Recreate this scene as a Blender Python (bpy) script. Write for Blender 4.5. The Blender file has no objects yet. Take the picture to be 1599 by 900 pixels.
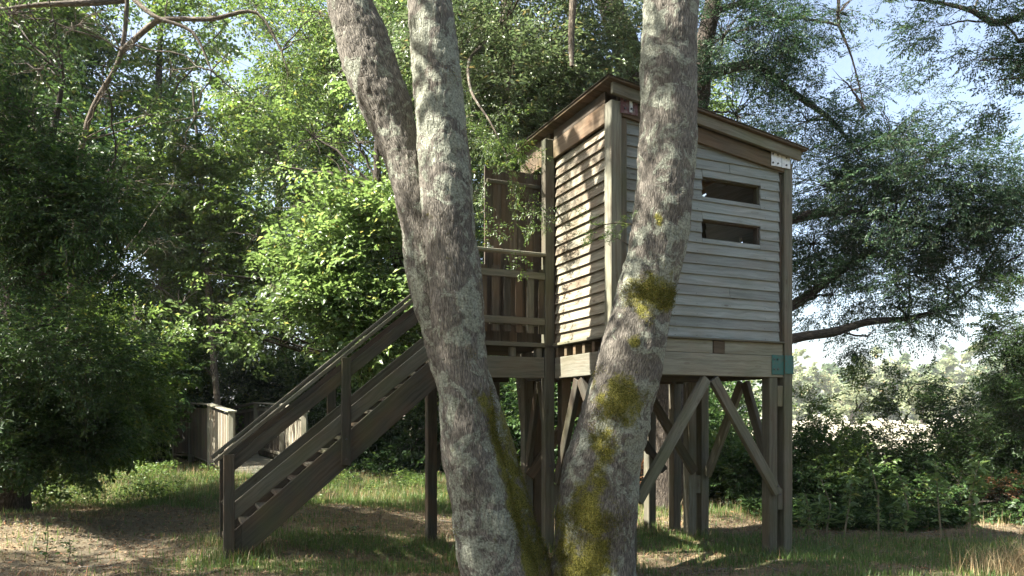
import bpy, math, random
import numpy as np
from mathutils import Vector, Matrix, noise
R = math.radians
random.seed(7); rng = np.random.default_rng(11)
scn = bpy.context.scene
col = scn.collection

# ---------------------------------------------------------------- camera
F = 1140.0; CX = 799.5; HY = 645.0; EYE = 1.6          # measured on the photograph
cd = bpy.data.cameras.new("camera"); cam = bpy.data.objects.new("camera", cd); col.objects.link(cam)
cd.sensor_width = 36.0; cd.lens = 36.0 * F / 1599.0
cd.shift_y = (HY - 450.0) / 1599.0
cd.clip_end = 3000.0
cam.location = (0, 0, EYE); cam.rotation_euler = (R(90), 0, 0)
scn.camera = cam

# ---------------------------------------------------------------- sky and sun
SUN_EL = 50.0
sun_h = Vector((-0.93, -0.30, 0)).normalized()
TOSUN = Vector((sun_h.x * math.cos(R(SUN_EL)), sun_h.y * math.cos(R(SUN_EL)), math.sin(R(SUN_EL))))
w = bpy.data.worlds.new("World"); scn.world = w; w.use_nodes = True
nt = w.node_tree; nt.nodes.clear()
sky = nt.nodes.new("ShaderNodeTexSky"); sky.sky_type = 'NISHITA'; sky.sun_disc = False
sky.sun_elevation = R(SUN_EL); sky.sun_rotation = math.atan2(TOSUN.x, TOSUN.y)
sky.air_density = 1.0; sky.dust_density = 3.0; sky.ozone_density = 1.0
bg = nt.nodes.new("ShaderNodeBackground"); bg.inputs[1].default_value = 0.066
wo = nt.nodes.new("ShaderNodeOutputWorld")
hsv = nt.nodes.new('ShaderNodeHueSaturation'); hsv.inputs['Saturation'].default_value = 0.85; hsv.inputs['Value'].default_value = 1.1
nt.links.new(sky.outputs[0], hsv.inputs['Color']); nt.links.new(hsv.outputs[0], bg.inputs[0]); nt.links.new(bg.outputs[0], wo.inputs[0])
sl = bpy.data.lights.new("sun", 'SUN'); sl.energy = 5.0; sl.angle = R(0.53); sl.color = (1.0, 0.95, 0.85)
so = bpy.data.objects.new("sun", sl); col.objects.link(so)
so.rotation_euler = TOSUN.to_track_quat('Z', 'Y').to_euler()
scn.view_settings.view_transform = 'Standard'; scn.view_settings.look = 'None'
scn.view_settings.exposure = 2.5; scn.view_settings.gamma = 1.0
scn.render.engine = 'CYCLES'
scn.cycles.max_bounces = 7; scn.cycles.diffuse_bounces = 4; scn.cycles.transmission_bounces = 4
scn.cycles.transparent_max_bounces = 4

# ---------------------------------------------------------------- helpers
def P(px, py, d):                     # photo pixel at distance d -> point
    return Vector(((px - CX) / F * d, d, EYE + (HY - py) / F * d))
def tag(o, label=None, cat=None, group=None, kind=None):
    if label: o['label'] = label
    if cat: o['category'] = cat
    if group: o['group'] = group
    if kind: o['kind'] = kind
    return o
def empty(name, loc=(0, 0, 0), rz=0.0):
    o = bpy.data.objects.new(name, None); col.objects.link(o)
    o.location = loc; o.rotation_euler = (0, 0, rz); o.empty_display_size = 0.3
    return o
def link(name, me, mat, parent=None):
    o = bpy.data.objects.new(name, me); col.objects.link(o)
    mats = mat if isinstance(mat, (list, tuple)) else [mat]
    for m in mats: me.materials.append(m)
    if parent is not None: o.parent = parent
    return o

def sstep(a, b, x):
    t = np.clip((x - a) / (b - a), 0, 1); return t * t * (3 - 2 * t)
PATHC = np.array([(-6.0, 2.0), (-4.6, 4.5), (-4.2, 6.5), (-4.6, 8.5), (-4.6, 10.5), (-4.4, 13.0), (-5.0, 15.6)])
PATHC2 = np.array([(-4.3, 10.8), (-2.0, 11.4), (0.6, 11.0), (3.0, 9.8), (6.0, 9.5), (11.0, 9.0)])
def dist_poly(x, y, pts):
    d = np.full(np.shape(x), 1e9)
    for a, b in zip(pts[:-1], pts[1:]):
        ab = b - a; t = np.clip(((x - a[0]) * ab[0] + (y - a[1]) * ab[1]) / (ab @ ab), 0, 1)
        d = np.minimum(d, np.hypot(x - a[0] - t * ab[0], y - a[1] - t * ab[1]))
    return d
def gz(x, y):
    x = np.asarray(x, float); y = np.asarray(y, float)
    z = 0.16 * sstep(-1.0, -3.2, x) * sstep(14, 10, y)
    z = z + 0.22 * np.exp(-(((x + 5.9) / 1.3) ** 2 + ((y - 8.6) / 1.6) ** 2))
    z = z + 0.10 * np.exp(-(((x + 3.5) / 0.8) ** 2 + ((y - 5.2) / 0.9) ** 2))
    z = z + 0.12 * np.exp(-(((x - 0.35) / 0.9) ** 2 + ((y - 6.7) / 0.6) ** 2))
    z = z + 0.26 * sstep(-2.5, -5.0, x) * sstep(11, 15, y)
    z = z - 0.07 * np.exp(-(dist_poly(x, y, PATHC) / 0.55) ** 2) * (y < 14.5)
    near = sstep(40, 20, np.hypot(x, y - 8))
    z = z + near * 0.018 * (np.sin(x * 2.3 + 1.3 * np.sin(y * 1.7)) + np.sin(y * 3.1 + x * 1.1) + .6 * np.sin(x * 6.1 + y * 5.3))
    return z
def G(x, y): return float(gz(x, y))

# ---------------------------------------------------------------- materials
def new_mat(name):
    m = bpy.data.materials.new(name); m.use_nodes = True
    n = m.node_tree.nodes; n.clear()
    out = n.new("ShaderNodeOutputMaterial"); b = n.new("ShaderNodeBsdfPrincipled")
    m.node_tree.links.new(b.outputs[0], out.inputs[0])
    return m, m.node_tree, b, out
def N(t, typ, **kw):
    n = t.nodes.new(typ)
    for k, v in kw.items():
        if hasattr(n, k): setattr(n, k, v)
        else: n.inputs[k.replace('_', ' ')].default_value = v
    return n
def ramp(t, stops, src=None, interp='LINEAR'):
    r = t.nodes.new("ShaderNodeValToRGB"); r.color_ramp.interpolation = interp
    el = r.color_ramp.elements
    while len(el) < len(stops): el.new(0.5)
    for e, (p, c) in zip(el, stops):
        e.position = p; e.color = (c[0], c[1], c[2], 1) if hasattr(c, '__len__') else (c, c, c, 1)
    if src is not None: t.links.new(src, r.inputs[0])
    return r
def mix(t, fac, a, b, mode='MIX'):
    m = t.nodes.new("ShaderNodeMix"); m.data_type = 'RGBA'; m.blend_type = mode
    for i, v in ((0, fac), (6, a), (7, b)):
        if hasattr(v, 'is_linked'): t.links.new(v, m.inputs[i])
        else: m.inputs[i].default_value = v if i == 0 else (v[0], v[1], v[2], 1)
    return m.outputs[2]
def math_n(t, op, a, b=None, clamp=False):
    m = t.nodes.new("ShaderNodeMath"); m.operation = op; m.use_clamp = clamp
    for i, v in enumerate((a, b)):
        if v is None: continue
        if hasattr(v, 'is_linked'): t.links.new(v, m.inputs[i])
        else: m.inputs[i].default_value = v
    return m.outputs[0]

def wood_mat(name, c_lo, c_hi, green=0.25, knots=True, brown=0.3, vary=.55):
    """weathered timber: grain along UV.x (metres), tone per board from attribute rnd"""
    m, t, b, out = new_mat(name)
    uv = N(t, "ShaderNodeUVMap", uv_map="UVMap")
    mp = N(t, "ShaderNodeMapping"); mp.inputs['Scale'].default_value = (1.6, 34, 1); t.links.new(uv.outputs[0], mp.inputs[0])
    wob = N(t, "ShaderNodeTexNoise"); wob.inputs['Scale'].default_value = 3.0; wob.inputs['Detail'].default_value = 3
    t.links.new(uv.outputs[0], wob.inputs['Vector'])
    add = t.nodes.new("ShaderNodeVectorMath"); add.operation = 'MULTIPLY_ADD'
    t.links.new(wob.outputs['Color'], add.inputs[0]); add.inputs[1].default_value = (0.3, 3.0, 0); t.links.new(mp.outputs[0], add.inputs[2])
    g1 = N(t, "ShaderNodeTexNoise"); g1.inputs['Scale'].default_value = 1.0; g1.inputs['Detail'].default_value = 6; g1.inputs['Roughness'].default_value = .65
    t.links.new(add.outputs[0], g1.inputs['Vector'])
    mp2 = N(t, "ShaderNodeMapping"); mp2.inputs['Scale'].default_value = (2.2, 5, 1); t.links.new(uv.outputs[0], mp2.inputs[0])
    g2 = N(t, "ShaderNodeTexNoise"); g2.inputs['Scale'].default_value = 1.0; g2.inputs['Detail'].default_value = 4
    t.links.new(mp2.outputs[0], g2.inputs['Vector'])
    at = N(t, "ShaderNodeAttribute", attribute_name="rnd")
    grain = ramp(t, [(0.30, c_lo), (0.68, c_hi)], g1.outputs['Fac'])
    c = grain.outputs[0]
    # weather: brown where sheltered, green algae stain
    geo = N(t, "ShaderNodeNewGeometry")
    st = N(t, "ShaderNodeTexNoise"); st.inputs['Scale'].default_value = 1.7; st.inputs['Detail'].default_value = 5
    t.links.new(geo.outputs['Position'], st.inputs['Vector'])
    br = ramp(t, [(0.42, 0.0), (0.66, 1.0)], g2.outputs['Fac'])
    c = mix(t, math_n(t, 'MULTIPLY', br.outputs[0], brown), c, (0.17, 0.085, 0.04))
    gr = ramp(t, [(0.48, 0.0), (0.72, 1.0)], st.outputs['Fac'])
    c = mix(t, math_n(t, 'MULTIPLY', gr.outputs[0], green), c, (0.085, 0.095, 0.035))
    if knots:
        mk = N(t, "ShaderNodeMapping"); mk.inputs['Scale'].default_value = (2.4, 7.5, 1); t.links.new(uv.outputs[0], mk.inputs[0])
        vo = N(t, "ShaderNodeTexVoronoi"); vo.inputs['Scale'].default_value = 1.0; vo.inputs['Randomness'].default_value = 1.0
        t.links.new(mk.outputs[0], vo.inputs['Vector'])
        kn = ramp(t, [(0.05, 1.0), (0.11, 0.0), (0.14, .45), (0.17, 0)], vo.outputs['Distance'])
        c = mix(t, math_n(t, 'MULTIPLY', kn.outputs[0], .6), c, (0.055, 0.035, 0.022))
    var = math_n(t, 'MULTIPLY_ADD', at.outputs['Fac'], vary); t.nodes[-1].inputs[2].default_value = 1.0 - vary / 2
    cc = t.nodes.new("ShaderNodeVectorMath"); cc.operation = 'SCALE'
    t.links.new(c, cc.inputs[0]); t.links.new(var, cc.inputs['Scale'])
    t.links.new(cc.outputs[0], b.inputs['Base Color'])
    b.inputs['Roughness'].default_value = 0.85; b.inputs['Specular IOR Level'].default_value = 0.25
    bp = N(t, "ShaderNodeBump"); bp.inputs['Strength'].default_value = 0.55; bp.inputs['Distance'].default_value = 0.004
    t.links.new(g1.outputs['Fac'], bp.inputs['Height']); t.links.new(bp.outputs[0], b.inputs['Normal'])
    return m
M = {}
M['siding_grey_shade'] = wood_mat('siding_grey_shade', (0.150, 0.168, 0.158), (0.285, 0.305, 0.285), .18, True, .16, .28)  # weathered grey, with the cool cast of the shaded face put into it
M['siding_warm_sun'] = wood_mat('siding_warm_sun', (0.14, 0.125, 0.09), (0.37, 0.345, 0.27), .2, True, .45)  # same boards on the sunlit face, warmth of the sun put into the colour
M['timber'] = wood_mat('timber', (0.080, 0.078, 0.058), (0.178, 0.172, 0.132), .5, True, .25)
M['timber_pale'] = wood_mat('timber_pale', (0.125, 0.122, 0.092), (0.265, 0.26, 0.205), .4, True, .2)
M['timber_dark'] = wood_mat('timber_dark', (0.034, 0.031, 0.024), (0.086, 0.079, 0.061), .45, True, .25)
M['timber_brown'] = wood_mat('timber_brown', (0.070, 0.052, 0.034), (0.155, 0.118, 0.08), .3, True, .3)
M['plank_door'] = wood_mat('plank_door', (0.050, 0.042, 0.034), (0.125, 0.105, 0.082), .15, True, .3)

def metal_mat(name, c, rust=0.3, rc=(0.12, 0.05, 0.025), rough=.5):
    m, t, b, out = new_mat(name)
    geo = N(t, "ShaderNodeNewGeometry")
    n = N(t, "ShaderNodeTexNoise"); n.inputs['Scale'].default_value = 28; n.inputs['Detail'].default_value = 5
    t.links.new(geo.outputs['Position'], n.inputs['Vector'])
    r = ramp(t, [(0.5, 0), (0.7, rust)], n.outputs['Fac'])
    t.links.new(mix(t, r.outputs[0], c, rc), b.inputs['Base Color'])
    b.inputs['Roughness'].default_value = rough; b.inputs['Metallic'].default_value = 0.1
    return m
M['plate_white'] = metal_mat('plate_white', (0.62, 0.63, 0.62), .35)
M['plate_red'] = metal_mat('plate_red', (0.11, 0.035, 0.03), .5, (.3, .25, .2))
M['plate_teal'] = metal_mat('plate_teal', (0.018, 0.105, 0.088), .35)
M['bolt'] = metal_mat('bolt', (0.06, 0.06, 0.06), .6)
M['galv'] = metal_mat('galv', (0.45, 0.46, 0.46), .3, (.25, .2, .15), .4)

def bark_mat(name, c1, c2, lichen=0.0, moss_h=None, moss_spots=(), rough_scale=1.0):
    m, t, b, out = new_mat(name)
    uv = N(t, "ShaderNodeUVMap", uv_map="UVMap")
    geo = N(t, "ShaderNodeNewGeometry")
    mp = N(t, "ShaderNodeMapping"); mp.inputs['Scale'].default_value = (62 * rough_scale, 20 * rough_scale, 1); t.links.new(uv.outputs[0], mp.inputs[0])
    n1 = N(t, "ShaderNodeTexNoise"); n1.inputs['Scale'].default_value = 1; n1.inputs['Detail'].default_value = 8; n1.inputs['Roughness'].default_value = .75; n1.inputs['Distortion'].default_value = .15
    t.links.new(mp.outputs[0], n1.inputs['Vector'])
    n3 = N(t, "ShaderNodeTexNoise"); n3.inputs['Scale'].default_value = 4.0; n3.inputs['Detail'].default_value = 6; n3.inputs['Roughness'].default_value = .7
    t.links.new(geo.outputs['Position'], n3.inputs['Vector'])
    base = ramp(t, [(0.40, c1), (0.58, c2)], n1.outputs['Fac'])
    c = base.outputs[0]
    nv = N(t, "ShaderNodeTexNoise"); nv.inputs['Scale'].default_value = 7; nv.inputs['Detail'].default_value = 2; t.links.new(geo.outputs['Position'], nv.inputs['Vector'])
    mv = N(t, "ShaderNodeMapping"); mv.inputs['Scale'].default_value = (34 * rough_scale, 9 * rough_scale, 1); t.links.new(uv.outputs[0], mv.inputs[0])
    av = t.nodes.new("ShaderNodeVectorMath"); av.operation = 'MULTIPLY_ADD'; av.inputs[1].default_value = (2.2, 2.2, 0); t.links.new(nv.outputs['Color'], av.inputs[0]); t.links.new(mv.outputs[0], av.inputs[2])
    vc = N(t, "ShaderNodeTexVoronoi"); vc.feature = 'DISTANCE_TO_EDGE'; vc.inputs['Scale'].default_value = 1.0; t.links.new(av.outputs[0], vc.inputs['Vector'])
    ck = ramp(t, [(0.0, 0.0), (0.16, 1.0)], vc.outputs['Distance'])
    c = mix(t, math_n(t, 'MULTIPLY', math_n(t, 'SUBTRACT', 1.0, ck.outputs[0]), .45), c, (c1[0] * .5, c1[1] * .5, c1[2] * .5))
    blot = ramp(t, [(0.40, 1), (0.56, 0)], n3.outputs['Fac'])
    c = mix(t, math_n(t, 'MULTIPLY', blot.outputs[0], .38), c, (0.045, 0.038, 0.033))
    h = math_n(t, 'ADD', n1.outputs['Fac'], math_n(t, 'MULTIPLY', ck.outputs[0], .55))
    if lichen > 0:
        nl = N(t, "ShaderNodeTexNoise"); nl.inputs['Scale'].default_value = 5.5; nl.inputs['Detail'].default_value = 9; nl.inputs['Roughness'].default_value = .68; nl.inputs['Distortion'].default_value = .9
        t.links.new(geo.outputs['Position'], nl.inputs['Vector'])
        nb = N(t, "ShaderNodeTexNoise"); nb.inputs['Scale'].default_value = 1.1; nb.inputs['Detail'].default_value = 2
        t.links.new(geo.outputs['Position'], nb.inputs['Vector'])
        s = math_n(t, 'ADD', nl.outputs['Fac'], math_n(t, 'MULTIPLY', nb.outputs['Fac'], .55))
        lr = ramp(t, [(0.885 - lichen * .1, 0), (0.925 - lichen * .1, 1)], s)
        nf = N(t, "ShaderNodeTexNoise"); nf.inputs['Scale'].default_value = 60; nf.inputs['Detail'].default_value = 4
        t.links.new(geo.outputs['Position'], nf.inputs['Vector'])
        lc = ramp(t, [(0.35, (0.15, 0.16, 0.12)), (0.65, (0.37, 0.385, 0.31))], nf.outputs['Fac'])
        c = mix(t, math_n(t, 'MULTIPLY', lr.outputs[0], .85), c, lc.outputs[0])
        h = math_n(t, 'ADD', h, math_n(t, 'MULTIPLY', lr.outputs[0], math_n(t, 'MULTIPLY', nf.outputs['Fac'], .8)))
    at = N(t, "ShaderNodeAttribute", attribute_name="moss")
    nm = N(t, "ShaderNodeTexNoise"); nm.inputs['Scale'].default_value = 6; nm.inputs['Detail'].default_value = 7; nm.inputs['Roughness'].default_value = .7
    t.links.new(geo.outputs['Position'], nm.inputs['Vector'])
    s = math_n(t, 'ADD', at.outputs['Fac'], nm.outputs['Fac'])
    mr = ramp(t, [(0.86, 0), (1.02, 1)], s)
    nf2 = N(t, "ShaderNodeTexNoise"); nf2.inputs['Scale'].default_value = 90; nf2.inputs['Detail'].default_value = 3
    t.links.new(geo.outputs['Position'], nf2.inputs['Vector'])
    mc = ramp(t, [(0.35, (0.06, 0.062, 0.012)), (0.65, (0.24, 0.22, 0.05))], nf2.outputs['Fac'])
    c = mix(t, mr.outputs[0], c, mc.outputs[0])
    h = math_n(t, 'ADD', h, math_n(t, 'MULTIPLY', mr.outputs[0], nf2.outputs['Fac']))
    t.links.new(c, b.inputs['Base Color'])
    b.inputs['Roughness'].default_value = 0.92; b.inputs['Specular IOR Level'].default_value = 0.2
    bp = N(t, "ShaderNodeBump"); bp.inputs['Strength'].default_value = 0.85; bp.inputs['Distance'].default_value = 0.013
    t.links.new(h, bp.inputs['Height']); t.links.new(bp.outputs[0], b.inputs['Normal'])
    return m
M['bark_near'] = bark_mat('bark_near', (0.072, 0.064, 0.054), (0.265, 0.24, 0.20), 1.0)
M['bark_mid'] = bark_mat('bark_mid', (0.07, 0.058, 0.045), (0.20, 0.165, 0.125), .2, rough_scale=.6)
M['bark_dark'] = bark_mat('bark_dark', (0.04, 0.034, 0.028), (0.12, 0.10, 0.08), 0, rough_scale=.6)
M['bark_dead'] = bark_mat('bark_dead', (0.17, 0.15, 0.13), (0.38, 0.35, 0.31), .3, rough_scale=1.4)

def leaf_mat(name, c_a, c_b, trans=0.42, rough=.42, spec=.5):
    m, t, b, out = new_mat(name)
    at = N(t, "ShaderNodeAttribute", attribute_name="rnd")
    r = ramp(t, [(0.0, c_a), (0.93, c_b), (1.0, (c_b[0] * 1.8, c_b[1] * 1.15, c_b[2]))], at.outputs['Fac'])
    t.links.new(r.outputs[0], b.inputs['Base Color'])
    b.inputs['Roughness'].default_value = rough; b.inputs['Specular IOR Level'].default_value = spec
    tr = t.nodes.new("ShaderNodeBsdfTranslucent")
    hs = t.nodes.new("ShaderNodeHueSaturation"); hs.inputs['Saturation'].default_value = 1.05; hs.inputs['Value'].default_value = 1.6; hs.inputs['Hue'].default_value = 0.487
    t.links.new(r.outputs[0], hs.inputs['Color']); t.links.new(hs.outputs[0], tr.inputs['Color'])
    mx = t.nodes.new("ShaderNodeMixShader"); mx.inputs[0].default_value = trans
    t.links.new(b.outputs[0], mx.inputs[1]); t.links.new(tr.outputs[0], mx.inputs[2]); t.links.new(mx.outputs[0], out.inputs[0])
    return m
M['leaf_bright'] = leaf_mat('leaf_bright', (0.082, 0.142, 0.038), (0.175, 0.262, 0.085), .45, .34, .8)  # brightness of sunlit foliage put into the leaf colour
M['leaf_mid'] = leaf_mat('leaf_mid', (0.045, 0.090, 0.020), (0.115, 0.18, 0.045), .42, .42, .5)
M['leaf_ash'] = leaf_mat('leaf_ash', (0.050, 0.085, 0.034), (0.125, 0.17, 0.075), .35, .36, .6)
M['leaf_dark'] = leaf_mat('leaf_dark', (0.018, 0.045, 0.014), (0.060, 0.110, 0.030), .34, .45, .32)  # darkness of shaded foliage put into the leaf colour
M['leaf_blue'] = leaf_mat('leaf_blue', (0.020, 0.050, 0.024), (0.055, 0.105, 0.045), .32, .45, .32)  # blue-green cast of shaded foliage put into the leaf colour
M['leaf_far'] = leaf_mat('leaf_far', (0.17, 0.21, 0.11), (0.30, 0.34, 0.20), .35, .6, .3)  # far leaves made pale in colour to stand for haze and glare
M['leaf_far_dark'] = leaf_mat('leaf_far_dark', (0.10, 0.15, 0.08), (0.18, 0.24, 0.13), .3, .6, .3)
M['leaf_dry'] = leaf_mat('leaf_dry', (0.14, 0.07, 0.03), (0.28, 0.15, 0.07), .3)
M['grass'] = leaf_mat('grass', (0.050, 0.105, 0.022), (0.12, 0.19, 0.05), .35, .5)
M['straw'] = leaf_mat('straw', (0.16, 0.125, 0.06), (0.36, 0.29, 0.16), .3, .6)
M['litter'] = leaf_mat('litter', (0.10, 0.06, 0.035), (0.27, 0.18, 0.10), .1, .7)
M['moss'] = leaf_mat('moss', (0.06, 0.065, 0.012), (0.17, 0.165, 0.035), .3, .7, .2)
M['stem_pale'] = leaf_mat('stem_pale', (0.20, 0.17, 0.11), (0.34, 0.30, 0.20), .05, .7)

# ---------------------------------------------------------------- timber builder
class MB:
    def __init__(s): s.v = []; s.f = []; s.uv = []; s.r = []
    def quad_box(s, c8, L=None):
        """c8: 8 corners, 0-3 = start end (a,b,c,d round), 4-7 = far end"""
        n = len(s.v); s.v += [tuple(p) for p in c8]
        l = (Vector(c8[4]) - Vector(c8[0])).length
        w = (Vector(c8[1]) - Vector(c8[0])).length; h = (Vector(c8[3]) - Vector(c8[0])).length
        ou, ov, rr = random.uniform(0, 40), random.uniform(0, 40), random.random()
        def add(idx, uvs):
            s.f.append([n + i for i in idx]); s.uv.append([(u + ou, v + ov) for u, v in uvs]); s.r.append(rr)
        add((0, 1, 5, 4), [(0, 0), (0, w), (l, w), (l, 0)])
        add((1, 2, 6, 5), [(0, w), (0, w + h), (l, w + h), (l, w)])
        add((2, 3, 7, 6), [(0, 0), (0, w), (l, w), (l, 0)])
        add((3, 0, 4, 7), [(0, w), (0, w + h), (l, w + h), (l, w)])
        add((3, 2, 1, 0), [(0, 0), (0, w), (h * .1, w), (h * .1, 0)])
        add((4, 5, 6, 7), [(0, 0), (0, w), (h * .1, w), (h * .1, 0)])
    def bar(s, a, b, wid, dep, side=(0, 1, 0)):
        """board from a to b; dep is thickness along side, wid across"""
        a = Vector(a); b = Vector(b); d = (b - a).normalized(); sd = Vector(side)
        sd = (sd - d * sd.dot(d)).normalized(); up = d.cross(sd).normalized()
        o = [(-1, -1), (1, -1), (1, 1), (-1, 1)]
        c = [p + up * (i * wid / 2) + sd * (j * dep / 2) for p in (a, b) for i, j in o]
        s.quad_box(c)
    def box(s, x0, x1, y0, y1, z0, z1, along='x'):
        if along == 'x': s.bar((x0, (y0 + y1) / 2, (z0 + z1) / 2), (x1, (y0 + y1) / 2, (z0 + z1) / 2), z1 - z0, y1 - y0, (0, 1, 0))
        elif along == 'z': s.bar(((x0 + x1) / 2, (y0 + y1) / 2, z0), ((x0 + x1) / 2, (y0 + y1) / 2, z1), x1 - x0, y1 - y0, (0, 1, 0))
        else: s.bar(((x0 + x1) / 2, y0, (z0 + z1) / 2), ((x0 + x1) / 2, y1, (z0 + z1) / 2), x1 - x0, z1 - z0, (0, 0, 1))
    def disc(s, c, nrm, r, h, n=8):
        c = Vector(c); q = Vector(nrm).normalized().to_track_quat('Z', 'Y'); k = len(s.v)
        for z in (0, h):
            for i in range(n):
                a = 2 * math.pi * i / n; s.v.append(tuple(c + q @ Vector((math.cos(a) * r, math.sin(a) * r, z))))
        def add(idx): s.f.append([k + i for i in idx]); s.uv.append([(0, 0)] * len(idx)); s.r.append(.5)
        for i in range(n): add((i, (i + 1) % n, n + (i + 1) % n, n + i))
        add(tuple(range(n, 2 * n))); add(tuple(reversed(range(n))))
    def build(s, name, mat, parent=None, bevel=0.004):
        me = bpy.data.meshes.new(name); me.from_pydata(s.v, [], s.f)
        uvl = me.uv_layers.new(name="UVMap")
        flat = [c for f in s.uv for p in f for c in p]; uvl.data.foreach_set('uv', flat)
        a = me.attributes.new('rnd', 'FLOAT', 'FACE'); a.data.foreach_set('value', s.r)
        me.update()
        o = link(name, me, mat, parent)
        if bevel:
            b = o.modifiers.new('edge', 'BEVEL'); b.width = bevel; b.segments = 1; b.limit_method = 'ANGLE'; b.angle_limit = R(40)
        return o
def bar1(name, mat, parent, a, b, wid, dep, side=(0, 1, 0), bevel=.004):
    m = MB(); m.bar(a, b, wid, dep, side); return m.build(name, mat, parent, bevel)
def box1(name, mat, parent, *a, along='x', bevel=.004):
    m = MB(); m.box(*a, along=along); return m.build(name, mat, parent, bevel)

# ---------------------------------------------------------------- raw numpy mesh
def np_mesh(name, verts, faces, rnd=None, uv=None):
    """faces: (n,3) or (n,4)"""
    me = bpy.data.meshes.new(name); k = faces.shape[1]
    me.vertices.add(len(verts)); me.vertices.foreach_set('co', np.ascontiguousarray(verts, np.float32).ravel())
    me.loops.add(faces.size); me.loops.foreach_set('vertex_index', np.ascontiguousarray(faces, np.int32).ravel())
    me.polygons.add(len(faces)); me.polygons.foreach_set('loop_start', np.arange(0, faces.size, k, dtype=np.int32))
    me.polygons.foreach_set('loop_total', np.full(len(faces), k, np.int32))
    me.update(calc_edges=True)
    if rnd is not None:
        a = me.attributes.new('rnd', 'FLOAT', 'FACE'); a.data.foreach_set('value', np.ascontiguousarray(rnd, np.float32))
    if uv is not None:
        l = me.uv_layers.new(name="UVMap"); l.data.foreach_set('uv', np.ascontiguousarray(uv, np.float32).ravel())
    return me

# tubes: list of (points, radii) joined
def tube_arrays(paths, sides=8, wobble=0.0, relief=0.0):
    V = []; Fc = []; UV = []; n0 = 0
    for pts, rad in paths:
        pts = [Vector(p) for p in pts]; L = 0.0; rings = []
        prev = None
        for i, p in enumerate(pts):
            d = (pts[min(i + 1, len(pts) - 1)] - pts[max(i - 1, 0)]).normalized()
            if prev is None: ref = Vector((0, 1, 0)) if abs(d.y) < .9 else Vector((1, 0, 0)); xx = d.cross(ref).normalized()
            else: xx = (prev - d * prev.dot(d)).normalized()
            prev = xx; yy = d.cross(xx)
            if i: L += (p - pts[i - 1]).length
            rings.append(L)
            for k in range(sides):
                a = 2 * math.pi * k / sides; dr = xx * math.cos(a) + yy * math.sin(a)
                r = rad[i]
                if wobble:
                    q = p + dr * r; r *= 1 + wobble * noise.noise(q * 2.2) + wobble * .5 * noise.noise(q * 7)
                    if relief: r += relief * (abs(noise.noise(Vector((q.x * 24, q.y * 24, q.z * 5.5)))) * 1.6 + .7 * noise.noise(q * 19) + .5 * noise.noise(q * 48))
                V.append(p + dr * r)
        for i in range(len(pts) - 1):
            for k in range(sides):
                k2 = (k + 1) % sides; a = n0 + i * sides
                Fc.append((a + k, a + k2, a + sides + k2, a + sides + k))
                c = 2 * math.pi * max(rad[0], .01) / sides
                UV += [(k * c, rings[i]), ((k + 1) * c, rings[i]), ((k + 1) * c, rings[i + 1]), (k * c, rings[i + 1])]
        n0 += len(pts) * sides
    return np.array([tuple(v) for v in V]), np.array(Fc), np.array(UV)
def smooth_path(pts, rad, step=0.12):
    """Catmull-Rom through points"""
    pts = [Vector(p) for p in pts]; out = []; ro = []
    n = len(pts)
    for i in range(n - 1):
        p0 = pts[max(i - 1, 0)]; p1 = pts[i]; p2 = pts[i + 1]; p3 = pts[min(i + 2, n - 1)]
        k = max(1, int((p2 - p1).length / step))
        for j in range(k):
            t = j / k
            out.append(.5 * ((2 * p1) + (p2 - p0) * t + (2 * p0 - 5 * p1 + 4 * p2 - p3) * t * t + (3 * p1 - p0 - 3 * p2 + p3) * t ** 3))
            ro.append(rad[i] + (rad[i + 1] - rad[i]) * t)
    out.append(pts[-1]); ro.append(rad[-1]); return out, ro
def tubes(name, paths, mat, parent, sides=8, wobble=0.0, moss=None, smooth=True, relief=0.0):
    v, f, uv = tube_arrays(paths, sides, wobble, relief)
    me = np_mesh(name, v, f, uv=uv)
    a = me.attributes.new('moss', 'FLOAT', 'POINT')
    a.data.foreach_set('value', np.array([moss(Vector(p)) for p in v], np.float32) if moss else np.zeros(len(v), np.float32))
    if smooth: me.polygons.foreach_set('use_smooth', np.ones(len(f), bool))
    return link(name, me, mat, parent)

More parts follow.
